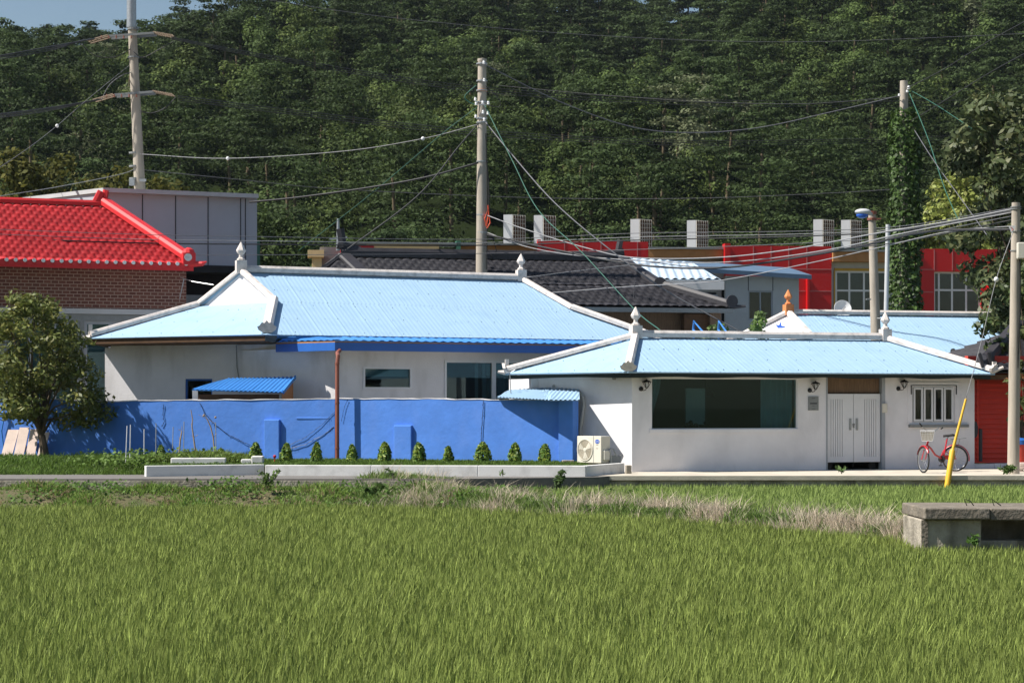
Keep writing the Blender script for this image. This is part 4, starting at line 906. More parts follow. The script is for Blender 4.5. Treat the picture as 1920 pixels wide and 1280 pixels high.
# lean-to glazing with whitish corrugated sheet
H7 = thing('sunroom', (*G(1290,68.5)[:2], 0), 'glazed lean-to with whitish corrugated roof between charcoal roof and red building', 'sunroom')
q0, q1, q2, q3 = W(1215,524,67), W(1352,524,67), W(1296,494,70), W(1180,484,70)
mb = MB(); mb.relief(q0, q1, q2, q3, corr(.28,.03), .05, 3, th=.03); obj('roof', mb, mat('whitish sheet', (.45,.55,.66), .5, .1, 3), H7, smooth='all')
FS7 = frame_between(q0, q1); mb = MB(); mb.fbox(FS7, -.3, FS7.L+.1, -.1, .1, q0.z-.35, q0.z-.05); obj('fascia', mb, M['greylight'], H7)
glazed(FS7, (.2, FS7.L-.1, q0.z-1.4, q0.z-.5), H7, M['frame'], M['glass'], fw=.06, v=.1, muls=(.25,.5,.75)); obj('interior', MB().fbox(FS7, .2, FS7.L-.1, .6, .7, 0, q0.z-.4), M['dark'], H7)
obj('wall', MB().fbox(FS7, .2, FS7.L-.1, .1, .25, 0, q0.z-1.41), M['greylight'], H7)

# ---------------- red school building ----------------
TR = Fr(*G(1240,95.0)[:2], 6.0)
H8 = thing('school_building', (TR.x, TR.y, 0), 'long flat roofed red panelled building with tan fascia and large windows', 'building')
zr = lambda px,py: TR.z(px,py)
RU = TR.u
def redblock(a, b, ytop, ybot, v0, holes=(), th=.4, name='red_panels'):
    mb = MB(); mb.wall(TR, RU(a), RU(b), zr(a,ybot) if ybot else 0, zr((a+b)/2,ytop), th, holes)
    for V_ in range(len(mb.v)): 
        x = Vector(mb.v[V_]); x2 = x+(TR.p(0,v0,0)-TR.p(0,0,0)); mb.v[V_] = tuple(x2)
    return obj(name, mb, M['redpanel'], H8)
win1 = (RU(1748), RU(1836), zr(1790,600), zr(1790,510))
redblock(1008,1212,454,482,-.5); redblock(1358,1556,462,None,-.3); redblock(1720,1960,468,None,-.3,[win1])
mb = MB()
for a,b,y0,y1,xs_ in ((1008,1212,454,482,(1056,1090,1124,1158,1192)),(1358,1556,462,600,(1410,1443,1476,1510,)),(1720,1850,468,510,(1748,1782,1816))):
    for px in xs_: mb.fbox(TR, RU(px)-.02, RU(px)+.02, -.315 if a>1300 else -.515, -.302 if a>1300 else -.502, zr(px,min(y1,508)), zr(px,y0)-.02)
for y in (505,546,): mb.fbox(TR, RU(1360), RU(1556), -.315,-.302, zr(1450,y)-.02, zr(1450,y)+.02)
for y in (506,548,): mb.fbox(TR, RU(1722), RU(1746), -.315,-.302, zr(1730,y)-.02, zr(1730,y)+.02); mb.fbox(TR, RU(1838), RU(1900), -.315,-.302, zr(1830,y)-.02, zr(1830,y)+.02)
obj('panel_seams', mb, mat('pale seam line', (.45,.16,.16), .6, .1, 3), H8)
mb = MB(); mb.fbox(TR, RU(1004), RU(1010), -.9,-.5, zr(1008,482), zr(1008,452)); obj('end_panel', mb, M['redpanel'], H8)
mb = MB(); mb.fbox(TR, RU(1352), RU(1362), -.9,-.3, zr(1357,500), zr(1357,459)); mb.fbox(TR, RU(1508), RU(1512), -.6,-.302, 0, zr(1510,520)); mb.fbox(TR, RU(1846), RU(1850), -.6,-.302, 0, zr(1848,520)); obj('end_panel', mb, M['redpanel'], H8)
mb = MB(); mb.fbox(TR, RU(600), RU(1700), .1, 9, 0, zr(1260,468)); obj('core_wall', mb, M['sign'], H8)
mb = MB(); mb.fbox(TR, RU(1212)+.01, RU(1356), -.5,.08, zr(1280,484), zr(1280,469)); mb.fbox(TR, RU(860), RU(1004), -.5,.08, zr(930,478), zr(930,462)); mb.fbox(TR, RU(1557), RU(1718), -.5,.08, zr(1640,492), zr(1640,474))
obj('fascia', mb, M['tandk'], H8)
mb = MB(); mb.fbox(TR, RU(686), RU(821), -.8,.08, zr(760,480), zr(760,461)); mb.fbox(TR, RU(577), RU(607), -.8,.08, zr(590,484), zr(590,471)); mb.fbox(TR, RU(585), RU(603), -.6,.08, 0, zr(590,484.2))
obj('fascia', mb, M['tan'], H8)
mb = MB(); mb.fbox(TR, RU(638), RU(700), -.85,.08, zr(660,484), zr(660,463)); obj('fascia', mb, M['redpanel'], H8)
mb = MB(); mb.fbox(TR, RU(1212)+.02, RU(1357), -.6,.5, zr(1280,468.8), zr(1280,465)); mb.fbox(TR, RU(640), RU(1004), -.9,.5, zr(800,461), zr(800,458)); mb.fbox(TR, RU(1557), RU(1718), -.6,.5, zr(1640,473.8), zr(1640,470)); obj('parapet_cap', mb, M['sign'], H8)
win2 = (RU(1566), RU(1664), zr(1610,600), zr(1610,508))
mb = MB(); mb.wall(TR, RU(1556)+.02, RU(1718), 0, zr(1640,492), .1, [win2]); obj('wall', mb, M['greylight'], H8)
mb = MB(); mb.fbox(TR, RU(1564), RU(1662), -.05, 0, zr(1610,508)+.003, zr(1610,503)); mb.fbox(TR, RU(1563), RU(1565.5), -.05,0, zr(1600,600), zr(1600,508)); obj('yellow_trim', mb, mat('ochre trim', (.5,.3,.04), .6, .1, 3), H8)
glazed(TR, win1, H8, M['alu'], M['glass'], fw=.09, v=-.15, muls=(.12,.40,.70), hm=(.62,)); glazed(TR, win2, H8, M['alu'], M['glass'], fw=.09, v=.0, muls=(.27,.55,.8), hm=(.6,))
for a_,b_ in ((win1,1),(win2,2)):
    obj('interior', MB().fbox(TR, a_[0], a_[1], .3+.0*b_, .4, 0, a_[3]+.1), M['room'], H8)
mb = MB(); mb.fbox(TR, RU(875), RU(1000), -.7,.0, zr(930,480), zr(930,476)); obj('blue_gutter', mb, M['paleblue'], H8)
mb = MB(); mb.fbox(TR, RU(853), RU(861), -.9,.1, zr(857,478), zr(857,454)); obj('green_post', mb, M['green'], H8)
# roof top air conditioners
lab = ['leftmost tall air conditioner on the flat roof, right of the central pole','second tall rooftop air conditioner from the left','third rooftop air conditioner, beside the end of the short red parapet','fourth rooftop air conditioner, alone above the tan fascia','fifth rooftop air conditioner, left of the close pair near the street lamp','rightmost rooftop air conditioner, just left of the street lamp pole']
src = None
for k,(px,y0,y1) in enumerate([(944,403,458),(1001,404,459),(1182,409,466),(1288,412,468),(1525,417,466),(1577,418,467)]):
    D_ = TR.y+TR.u(px)*TR.s+1.5; P0 = W(px,y1,D_)
    if src is None:
        f_ = Fr(0,0,-24); hgt = 1.42; wd = .95; dp_ = .55
        t = thing('air_conditioner', P0, lab[k], 'air conditioner', 'air conditioners on the school roof')
        mb = MB(); fs = Fr(0,0,0); c_ = Fr(0,0,0)
        x1, x2 = .42, 1.05
        Pn = [(0,0),(x1,-.12),(x2,.35),(x2-.42,.5)]
        mb.prism(Pn, .05, hgt); obj('casing', mb, M['cream'] if 0 else M['greylight'], t, local=True)
        fr_ = frame_between((x1,-.12),(x2,.35)); mb = MB(); mb.fbox(fr_, .05, fr_.L-.03, -.012,-.003, .1, hgt-.04); obj('coil', mb, M['dkwood'], t, local=True)
        mb = MB()
        for q in range(6): mb.fbox(fr_, .03+(fr_.L-.05)*q/5-.009, .03+(fr_.L-.05)*q/5+.009, -.035,-.015, .06, hgt)
        for q in range(8): mb.fbox(fr_, .03, fr_.L-.02, -.033,-.017, .06+(hgt-.08)*q/7-.008, .06+(hgt-.08)*q/7+.008)
        obj('guard_grid', mb, M['cream'], t, local=True); obj('foot', MB().prism([(.05,.0),(.6,-.05),(.7,.3),(.5,.4)], -.15, .05), M['green'], t, local=True); src = t
    else:
        t = copy_tree(src); t.location = P0; t['label'] = lab[k]

# ---------------- second blue roofed house at the right ----------------
T9 = Fr(*G(1430,57.0)[:2], 14.0); z9 = T9.z(1700,680)
H9 = thing('house', (T9.x+4, T9.y+2, 0), 'house with pale blue roof, orange finials and blue star behind the gate house', 'house')
v9 = 3.3; z9r = T9.z(1700,592,v9); a9, b9 = T9.p(T9.u(1478,v9),v9,z9r), T9.p(T9.u(1890,v9),v9,z9r)
e9, f9 = T9.p(T9.u(1395),0,z9), T9.p(T9.u(1990),0,z9)
g9 = T9.p(T9.u(1518,1.7),1.7,lerp(z9,z9r,.52)); gb9 = g9+Vector((-1.9,1.6,0)); h9 = T9.p(T9.u(1945,1.7),1.7,lerp(z9,z9r,.52)); hb9 = h9+Vector((-1.2,3.2,0))
el9 = T9.p(T9.u(1395),0,z9)+Vector((-1.5,3,0)); bb9 = T9.p(T9.u(1960),6.6,z9)
mb = MB(); g = corr(.125,.002); mb.relief(e9,f9,h9,g9,g,.021,3); mb.relief(g9,h9,b9,a9,g,.021,3); mb.relief(el9,e9,g9,gb9,g,.021,3); mb.relief(f9,bb9,hb9,h9,g,.03,2); mb.relief(bb9,el9,gb9,hb9,g,.04,2); mb.relief(hb9,gb9,a9,b9,g,.04,2)
nails(mb,e9,f9,h9,g9,(.1,.5,.9)); nails(mb,g9,h9,b9,a9,(.5,)); obj('roof', mb, [M['paleblue'],M['bluegrey']], H9, smooth='all')
gable9 = MB(); ng = (g9-gb9).cross(a9-gb9).normalized(); ng = ng if ng.y < 0 else -ng
gable9.plate([gb9, g9, a9], ng, .08); gable9 = obj('gable', gable9, M['white'], H9)
c_ = gb9.lerp(g9,.5).lerp(a9,.42)+ng*.02; sx_ = (g9-gb9).normalized(); V=[]
for k in range(10): r_ = .19 if k%2==0 else .075; an = k*math.pi/5+.2; V.append(c_+sx_*r_*math.sin(an)+Vector((0,0,1))*r_*math.cos(an))
mb = MB(); mb.plate(V, ng, .015); obj('star', mb, M['logo'], gable9)
for p_ in ([a9+up,b9+up],[a9+up,g9+up],[a9+up,gb9+up],[b9+up,h9+up],[h9+up,f9+up],[g9+up,e9+up],[gb9+up,el9+up]): capline(p_, H9, .2, .14)
finial(a9+up*2, H9, M['orange'], 1.0); finial(T9.p(T9.u(1876,v9),v9,z9r)+up*2, H9, M['orange'], .95)
mb = MB(); cn = [T9.p(T9.u(1420),.7,0), T9.p(T9.u(1960),.7,0), T9.p(T9.u(1930),5.8,0), T9.p(T9.u(1400),4.5,0)]
mb.prism([(p.x,p.y) for p in cn], 0, z9-.02); obj('wall', mb, M['white'], H9)
# satellite dish
D0 = W(1580,580,61.5); sd_ = thing('satellite_dish', (D0.x, D0.y, D0.z-.6), 'round white satellite dish behind the pale blue roof ridge', 'satellite dish')
mb = MB(); ax = Vector((.1,-1,.25)).normalized(); mb.lathe(D0+Vector((0,0,.02)), [(.001,-.05),(.1,-.045),(.2,-.02),(.27,.02),(.275,.015),(.2,-.035),(.001,-.06)], 24, axis=ax, mi=0); obj('dish', mb, M['plainwhite'], sd_, smooth=True)
mb = MB(); mb.tube([D0+Vector((-.05,0,-.22)), D0+Vector((-.02,-.3,.0)), D0+Vector((.03,-.35,.06))], .018, 6); mb.tube([D0+Vector((0,.05,0)), D0+Vector((0,.1,-.6)), D0+Vector((0,.1,-1.4))], .03, 6); obj('feed_arm', mb, M['steel'], sd_)
# small spot lights on the pale roof
mb = MB(); c_ = W(1787,658,57); mb.ball(c_, .08, 8, 6); mb.tube([c_+Vector((-.1,0,-.1)), c_, c_+Vector((0,.05,-.3))], .02, 6); obj('flood_lamp', mb, M['black'], H9)

# ---------------- red weatherboard house, black tile roof, right edge ----------------
T10 = Fr(*G(1817,49.6)[:2], 12.0); u10 = T10.u(2010)
H10 = thing('house', (T10.x, T10.y, 0), 'red weatherboarded house with charcoal tiled roof at the right edge', 'house')
zt10 = T10.z(1850,712); zb10 = T10.z(1850,868)
mb = MB(); nb = 17; hb = (zt10-zb10)/nb
uc = T10.u(1832)
for k in range(nb):
    za = zb10+k*hb
    for (xa,xb,vv) in ((0,uc-.02,.0),(uc+.02,u10,.04)): mb.add([T10.p(xa,vv-.06,za+.012),T10.p(xb,vv-.06,za+.012),T10.p(xb,vv,za+hb),T10.p(xa,vv,za+hb),T10.p(xa,vv,za),T10.p(xb,vv,za)], [(0,1,2,3),(4,5,1,0)])
obj('weatherboards', mb, M['redboard'], H10)
mb = MB(); mb.fbox(T10, uc-.02, uc+.02, -.05, .05, zb10, zt10); mb.fbox(T10, 0, u10, .06, .25, zb10, zt10+.6); obj('corner_board', mb, M['redboard'], H10)
mb = MB(); mb.fbox(T10, -.3, T10.u(1856), -.25,.2,-.05,zb10-.01); mb.fbox(T10, T10.u(1856)+.004, u10, -.27,.2,-.05,zb10+.0); obj('plinth', mb, M['white'], H10)
mb = MB(); mb.lathe(T10.p(T10.u(1826),-.045,T10.z(1826,805)), [(.001,0),(.08,0),(.08,.03),(.001,.03)], 16, axis=T10.p(0,-1,0)-T10.p(0,0,0))
mb.v = [(x,y,(z-T10.z(1826,805))*2.6+T10.z(1826,805)) for x,y,z in mb.v]; obj('meter_cover', mb, M['ink'], H10)
obj('pipe', MB().tube([T10.p(T10.u(1837),-.05,zb10+.05),T10.p(T10.u(1837),-.05,zb10+.85)], .045, 8), M['ink'], H10)
zr1 = T10.z(1850,698); e0 = T10.p(T10.u(1838,-.5),-.5,zr1); e1 = T10.p(u10,-.5,zr1); r0 = T10.p(T10.u(1905,2.4),2.4,zr1+1.15); r1 = T10.p(u10,2.4,zr1+1.15)
mb = MB(); tiled_face(mb, e0, e1, r1, r0); mb.relief(T10.p(T10.u(1838,-.5)-.5,4,zr1), e0, r0, r0, tileh(.26,.035,.035), .05, .3)
obj('roof', mb, M['blktile'], H10, smooth='all')
mb = MB(); mb.cap(r0+up*2, e0+up*3, .3, .2, top=.7); mb.cap(r0+up, r1+up, .3,.25); obj('hip_tile', mb, M['blktile'], H10)
mb = MB(); q_ = e0+Vector((0,0,.1)); mb.cap(q_+Vector((0,-.05,0)), q_+Vector((-.1,-.05,.35)), .26, .1, top=.4); mb.cap(q_+Vector((.25,.2,.05)), q_+Vector((.2,.2,.38)), .22, .12, top=.4); obj('corner_tile', mb, M['blktile'], H10)
mb = MB(); mb.fbox(T10, -.05, u10, -.45, -.38, zt10-.0, zr1-.06); mb.fbox(T10,-.05,u10,-.38,.25,zr1-.12,zr1-.08); obj('eave', mb, M['dkwood'], H10)
# blue and brown bin, right edge
Bn = G(1910,47.2); bn = thing('bin', (Bn.x,Bn.y,.0), 'blue lidded brown bin partly cut by the right edge', 'bin')
obj('body', MB().lathe((Bn.x,Bn.y,.12), [(.2,0),(.24,.5),(.24,.52)], 14), M['redboard'], bn, smooth=True); obj('lid', MB().lathe((Bn.x,Bn.y,.64), [(.26,0),(.26,.1),(.2,.14),(.02,.16)], 14), M['bluedk'], bn, smooth=True)
mb = MB(); 
for k in range(5): mb.tube([G(1905,46.4,.08+.035*k)+Vector((.18*math.cos(a_)+.02*k,.14*math.sin(a_),0)) for a_ in np.linspace(0,6.28,17)], .015, 5)
obj('hose', mb, M['pink'], label='coiled pale hose on the paving beside the bin', category='hose')
# ---------------- concrete culvert ----------------
cv = thing('culvert', (7.0, 29.4, -.75), 'old mossy concrete culvert with a thick stained cover slab at the paddy edge', 'culvert')
D1 = 28.4; c0 = G(1727,D1); FC = Fr(c0.x, c0.y, 0); zc = lambda y: EYE+(HY-y)*D1/F
uo = FC.u(1840)
mb = MB(); mb.fbox(FC, 0, uo, 0, 1.3, -.9, zc(974)); mb.fbox(FC, uo+1.3, uo+2.2, 0, 1.3, -.9, zc(974)); mb.fbox(FC, uo, uo+1.3, .9,1.3,-.9,zc(974))
mb.fbox(FC, uo+.001, uo+1.3, .2,.5,-.9,zc(1014))
obj('side_wall', mb, M['oldconc'], cv, bevel=.015)
mb = MB(); mb.fbox(FC, .02, FC.u(1852), -.16, 1.5, zc(973)+.004, zc(951)); obj('cover_slab', mb, M['mossconc'], cv, bevel=.02)
mb = MB(); mb.fbox(FC, FC.u(1852)+.006, uo+2.2, -.13, 1.5, zc(975)+.004, zc(952)); obj('cover_slab', mb, M['mossconc'], cv, bevel=.02)
mb = MB(); mb.fbox(FC, -.0, .09, -.03, -.002, -.9, zc(974)-.002); obj('edge_strip', mb, M['mossconc'], cv)
for px in (1828,1880):
    mb = MB(); p = FC.p(FC.u(px), .5, zc(951)); mb.tube([p, p+Vector((-.04,0,.1)), p+Vector((.06,0,.03)) if px>1850 else p+Vector((.05,0,.07)), p+Vector((.1,0,0))], .008, 5); obj('lifting_loop', mb, M['black'], cv)

# ---------------- poles ----------------
def pole(px0, y0, px1, y1, D, r0, r1, label, zb=0, name='utility_pole', m=None, cap_=True):
    b, t_ = W(px0,y0,D), W(px1,y1,D); k = (zb-b.z)/(t_.z-b.z); base = b.lerp(t_, k)
    t = thing(name, base, label, 'pole' if name != 'street_lamp' else 'street lamp')
    mb = MB(); mb.tube([base, b.lerp(base,.0) if k < 0 else base.lerp(t_,.4), t_], [r0*1.1, r0, r1], 20); obj('shaft', mb, m or M['conc'], t, smooth=True)
    return t, base, t_
def insul(mb, p, r=.05, h=.12): mb.lathe(p, [(r*.5,0),(r,h*.15),(r*.5,h*.4),(r*.9,h*.55),(r*.5,h*.8),(r*.6,h)], 10)
pa, b_, t_ = pole(262,350,245,-10,75,.21,.15,'tall pinkish concrete pole with two long crossarms behind the grey building')
for cy,x0,x1 in ((66,204,289),(176,214,288)):
    mb = MB(); a_, c_ = W(x0,cy+2,74.75), W(x1,cy-4,74.75); mb.bar(a_, c_, .08, .08); mb.bar(a_+Vector((0,.5,0)), c_+Vector((0,.5,0)), .08, .08)
    ca = obj('crossarm', mb, M['sign'], pa)
    for sgn, e in ((-1,a_),(1,c_)):
        mb = MB()
        for dy in (-.25,.0,.3):
            p = e+Vector((0,dy,0)); mb.tube([p, p+Vector((sgn*.75,0,-.13 if sgn>0 else -.22))], .02, 6)
            for k in range(9): q = p+Vector((sgn*(.12+.065*k),0,(-.02-.012*k) if sgn>0 else (-.04-.02*k))); mb.lathe(q, [(.015,-.012),(.04,0),(.015,.012)], 8, axis=(1,0,-.2*sgn))
        obj('strain_insulators', mb, M['twig'], ca)
    mb = MB()
    for k in range(5): insul(mb, W(x0-14+k*14,cy+4,74.6)+Vector((0,0,-.05)), .04, .12)
    obj('pin_insulators', mb, M['rust'], ca)
mb = MB()
for y in (55,108,287,312,335): mb.lathe(W(253+y*.012-4,y,75), [(.215,-.03),(.215,.03)], 14)
obj('band', mb, M['sign'], pa)
obj('bracket', MB().box(W(248,342,74.7), (.2,.2,.25)).box(W(268,338,74.7),(.25,.05,.1)), M['steel'], pa)
mb = MB(); mb.lathe(W(246.5,25,75), [(.185,-.55),(.175,.75)], 14); obj('steel_cap', mb, M['steel'], pa, smooth=True)
pc, b_, t_ = pole(903,510,904,112,64,.185,.135,'plain central concrete pole with green cables rising behind the large blue roof')
obj('cap', MB().lathe(t_, [(.15,-.06),(.15,.02),(.06,.04)], 16), M['conc'], pc)
mb = MB(); P = [(-.16,190),(-.14,198),(.02,196),(.16,197),(.15,216),(.03,214),(-.15,222),(.06,228),(.06,154),(.05,121)]
for dx,y in P: insul(mb, W(903.5,y,63.7)+Vector((dx*1.3,-.05,0)), .055, .12)
obj('insulators', mb, M['plainwhite'], pc)
mb = MB()
for y in (120,152,170,192,222,230,303,403,436): mb.lathe(W(903.5,y,64), [(.18,-.02),(.18,.02)], 14)
for y in (197,222): mb.bar(W(897,y,63.8), W(912,y,63.8), .03,.03)
obj('band', mb, M['steel'], pc)
obj('rust_band', MB().lathe(W(904,170,64), [(.165,-.03),(.165,.03)], 14), M['orange'], pc)
mb = MB(); mb.tube([W(915,385,63.8), W(916,400,63.8), W(912,425,63.8), W(909,410,63.8), W(915,392,63.8), W(919,418,63.8), W(913,428,63.8)], .03, 6); obj('orange_coil', mb, M['redplastic'], pc)
mb = MB(); mb.tube([W(912,300,63.8), W(916,340,63.8), W(917,390,63.8)], .025, 6); mb.tube([W(911,250,63.8), W(913,320,63.8), W(914,400,63.8), W(912,505,63.8)], .02, 6)
mb.tube([W(912,440,63.8), W(925,450,63.7), W(931,470,63.7), W(924,482,63.7), W(915,470,63.8)], .015, 5); mb.box(W(921,447,63.7), (.2,.1,.12)); obj('cable_bundle', mb, M['black'], pc)
pi_, b_, t_ = pole(1694,575,1695,152,70,.19,.14,'ivy smothered pole with a bare top beside the red building')
mb = MB(); insul(mb, W(1704,168,69.8), .07,.14); insul(mb, W(1686,181,69.8), .06,.1); insul(mb, W(1701,174,69.7), .06,.1); obj('insulators', mb, M['plainwhite'], pi_)
ps, b_, t_ = pole(1642,625,1635,398,56,.145,.105,'concrete street lamp pole with blue lensed lamp behind the gate house', name='street_lamp')
L0 = W(1618,400,55.6); mb = MB(); mb.ball(L0+Vector((0,0,.04)), .22, 14, 8, sc_=(1.05,.7,.42)); mb.tube([L0+Vector((.15,0,.03)), W(1633,401,55.8)], .05, 8); lm = obj('lamp_head', mb, M['greylight'], ps, smooth=True)
obj('lens', MB().ball(L0+Vector((-.02,0,-.05)), .17, 12, 8, sc_=(1,.75,.55)), M['lampblue'], lm, smooth=True)
obj('collar', MB().lathe(t_, [(.13,-.06),(.13,.03)], 14).lathe(W(1636,411,56), [(.15,-.03),(.15,.03)],14), M['rust'], ps)
mb = MB(); mb.bar(W(1634,411,55.8), W(1652,410,55.8), .03,.04); obj('bracket', mb, M['rust'], ps); mb = MB(); mb.tube([W(1633,561,55.8), W(1624,561,55.7)], .02, 5); mb.tube([W(1645,597,55.8), W(1655,597,55.7)], .02,5); obj('step_bolt', mb, M['sign'], ps)
pr, b_, t_ = pole(1900,888,1905,380,45.5,.125,.095,'nearest concrete pole at the right edge standing on the paving')
mb = MB()
for y in (388,392,434,470,790): mb.lathe(W(1905-(y-380)*.0098,y,45.5), [(.122,-.01),(.122,.01)], 16)
obj('band', mb, M['sign'], pr)
obj('white_box', MB().box(W(1914,470,45.3), (.17,.14,.37)), M['cream'], pr, bevel=.02)
mb = MB(); p = W(1897,430,45.3); mb.add([p+Vector((-.08,0,.08)), p+Vector((.09,0,.08)), p+Vector((.01,0,-.1)), p+Vector((-.08,-.01,.08)), p+Vector((.09,-.01,.08)), p+Vector((.01,-.01,-.1))], [(0,1,2),(5,4,3),(0,3,4,1),(1,4,5,2),(2,5,3,0)])
ws = obj('warning_plate', mb, M['plainwhite'], pr); mb = MB(); mb.tube([p+Vector((-.03,-.015,.05)), p+Vector((.03,-.015,.01)), p+Vector((-.0,-.015,-.03))], .006, 4); obj('warning_mark', mb, M['redplastic'], ws)
mb = MB(); mb.tube([W(1911,455,45.3), W(1913,520,45.35), W(1912,600,45.35), W(1908,690,45.4)], .018, 6); obj('cable', mb, M['black'], pr)
# thin silver mast by the ivy
mb = MB(); mb.tube([W(1661,600,66), W(1665,421,66)], .075, 10); o = obj('mast', mb, M['greylight'], smooth=True, label='thin pale metal mast just left of the ivy covered pole', category='pole')
mb = MB(); mb.tube([W(634,470,80), W(634,410,80)], [.09,.05], 8); mb.bar(W(618,448,80), W(651,445,80), .08,.08); mb.bar(W(630,446,80), W(640,460,80), .05,.05); obj('roof_mast', mb, M['steel'], label='short grey mast with crossbar above the end of the charcoal roof', category='mast')
# guy wire guard
ga_, gb_ = W(1773,905,44.1), W(1786,845,44.2); gc_ = W(1811,748,44.4)
gg = thing('guy_guard', ga_, 'slanting yellow guard tube on a guy wire standing in front of the bicycle', 'guy guard')
obj('lower_sleeve', MB().tube([ga_-Vector((0,0,.3)), gb_, gb_+(gc_-gb_)*.02], [.064,.064,.055], 14), M['yellow'], gg, smooth=True)
obj('upper_tube', MB().tube([gb_, gc_, gc_+(gc_-gb_)*.01], [.034,.026,.01], 10), M['yellow'], gg, smooth=True)

# ---------------- cables ----------------
def cable(pts, label, r=.016, m='wire', D=None, balls=(), cat='cable', group=None):
    r = r*.85
    P = []
    for p in pts:
        d = p[2] if len(p) > 2 else D; P.append(W(p[0],p[1],d))
    # smooth interpolation (Catmull-Rom)
    Q = []
    E_ = [P[0]*2-P[1]]+P+[P[-1]*2-P[-2]]
    for i in range(1, len(E_)-2):
        for k in range(8):
            t = k/8; a,b,c,d = E_[i-1],E_[i],E_[i+1],E_[i+2]
            Q.append(.5*((2*b)+(c-a)*t+(2*a-5*b+4*c-d)*t*t+(3*b-a-3*c+d)*t**3))
    Q.append(P[-1]); mb = MB(); mb.tube(Q, r, 5)
    if not balls: return obj('cable', mb, M[m], label=label, category=cat, group=group, smooth='all')
    t = thing('cable', Q[len(Q)//2], label, cat, group); obj('wire', mb, M[m], t, smooth='all')
    for b in balls: obj('insulator', MB().ball(W(*b), .065, 8, 6), M['plainwhite'], t, smooth=True)
    return t
hv = 'high voltage lines'
for k in range(3):
    o3 = ['lowest','middle','top'][2-k]; dz = k*3.2; dd = k*.4
    cable([(182-k*12,72+k*1.2,74.8),(100,87+dz,70),(0,105+dz,66),(-80,118+dz,62)], f'{o3} of three black lines leaving the upper crossarm to the left', .03-.004*k, group=hv)
    cable([(322,70+k*2,74.6+dd),(520,107+dz,84),(895,163+dz*1.4,98),(1300,187+dz*1.6,106),(1700,190+dz*1.6,112),(1980,184+dz*1.4,116)], f'{o3} of three lines leaving the upper crossarm to the right', .021, group=hv)
    cable([(190-k*3,186+k*1,74.8),(90,203+dz*.8,70),(0,214+dz,66),(-80,222+dz,62)], f'{o3} of three black lines leaving the lower crossarm to the left', .028-.004*k, group=hv)
    cable([(334,180+k*4,74.6+dd),(560,208+dz*1.3,85),(895,244+dz*1.5,98),(1300,264+dz*1.4,108),(1700,258+dz*1.2,114),(1980,246+dz,118)], f'{o3} of three lines leaving the lower crossarm to the right', .021, group=hv)
cable([(152,83,74.6),(180,105,74.6),(215,107,74.6),(245,92,74.7)], 'drooping jumper loop left of the pole at the upper crossarm', .02)
cable([(250,97,74.6),(268,108,74.6),(300,92,74.6),(326,78,74.6)], 'drooping jumper loop right of the pole at the upper crossarm', .02)
cable([(262,208,74.6),(285,212,74.6),(310,202,74.6),(330,182,74.6)], 'drooping jumper loop below the lower crossarm', .02)
cable([(190,188,74.6),(205,160,74.6),(228,142,74.6),(246,136,74.8)], 'curved jumper cable above the left half of the lower crossarm', .018, 'wiregrey')
cable([(460,-6,118),(740,34,122),(1120,67,128),(1500,79,132),(1960,62,136)], 'highest thin line crossing the wooded hill', .022, 'wiregrey')
cable([(908,121,63.8),(1050,191,66),(1180,237,67.5),(1290,249,68.5),(1420,240,69.2),(1560,210,69.6),(1686,180,69.8)], 'sagging line from the central pole top to the ivy pole top', .022, 'wiregrey')
cable([(909,198,63.8),(960,300,62),(1010,395,60),(1090,472,58),(1190,580,56),(1238,619,54)], 'green service line running down right from the central pole', .018, 'wiregreen')
cable([(911,230,63.8),(960,290,62.5),(1040,380,60),(1140,465,58.5),(1250,545,58),(1400,628,57.5)], 'grey stay line slanting right from the central pole to the pale roof', .024, 'wiregrey')
cable([(897,232,63.8),(860,275,63),(780,370,62),(640,475,61.5),(600,503,61)], 'thick black cable slanting left from the central pole to the charcoal roof', .026)
cable([(896,200,63.8),(830,250,64),(700,360,65),(560,470,66)], 'faint green line slanting left from the central pole', .014, 'wiregreen')
cable([(893,160,63.8),(872,180,63.8),(880,192,63.8),(896,197,63.8)], 'small green loop at the top left of the central pole', .02, 'wiregreen')
cable([(909,160,63.8),(935,185,63.8),(936,200,63.8),(915,198,63.8)], 'small black loop at the top right of the central pole', .014)
cable([(897,233,63.8),(793,260,66),(640,284,69),(425,297,72.5),(262,289,74.8)], 'pale line with two white insulators between the left and central poles', .015, 'wirelight', balls=((793,260,66),(427,297,72.5)))
cable([(897,305,63.8),(800,332,64),(690,352,65),(560,370,66.3),(468,379,67)], 'thick bundled black cable from the central pole to the grey building', .038)
cable([(262,318,75),(450,337,78),(640,355,82),(1000,371,88),(1300,372,90),(1560,362,92),(1690,354,93)], 'thin grey line crossing below the hill behind the central pole', .018, 'wiregrey')
cable([(244,215,75),(190,255,72),(107,236,71),(0,315,66),(-40,345,64)] if 0 else [(246,120,75),(160,190,73),(107,236,71),(50,280,68),(-40,340,64)], 'thin line with a white insulator slanting down left from the left pole', .014, 'wiregrey', balls=((107,236,71),))
cable([(258,314,75),(225,327,74),(110,350,71),(0,368,68),(-60,380,66)], 'low thin grey line leaving the left pole towards the left', .014, 'wirelight')
for k,(dy,r,m_) in enumerate(((0,.024,'wire'),(-7,.012,'wirelight'),(-16,.012,'wiregrey'),(22,.012,'wiregrey'))):
    cable([(-60,444+dy,57),(240,455+dy,58),(480,458+dy*.9,60),(895,460+dy*.7,63.6),(1200,450+dy*.8,62),(1500,443+dy*.6,60),(1690,432+dy*.5,58),(1900,396+dy*.4,45.6)], ['thick black cable crossing before the red roof and rooftop units','thin pale wire just above the thick black cable over the red roof','upper thin grey wire crossing the red roof and rooftop units','lowest thin grey wire crossing the red roof near its eave'][k], r, m_)
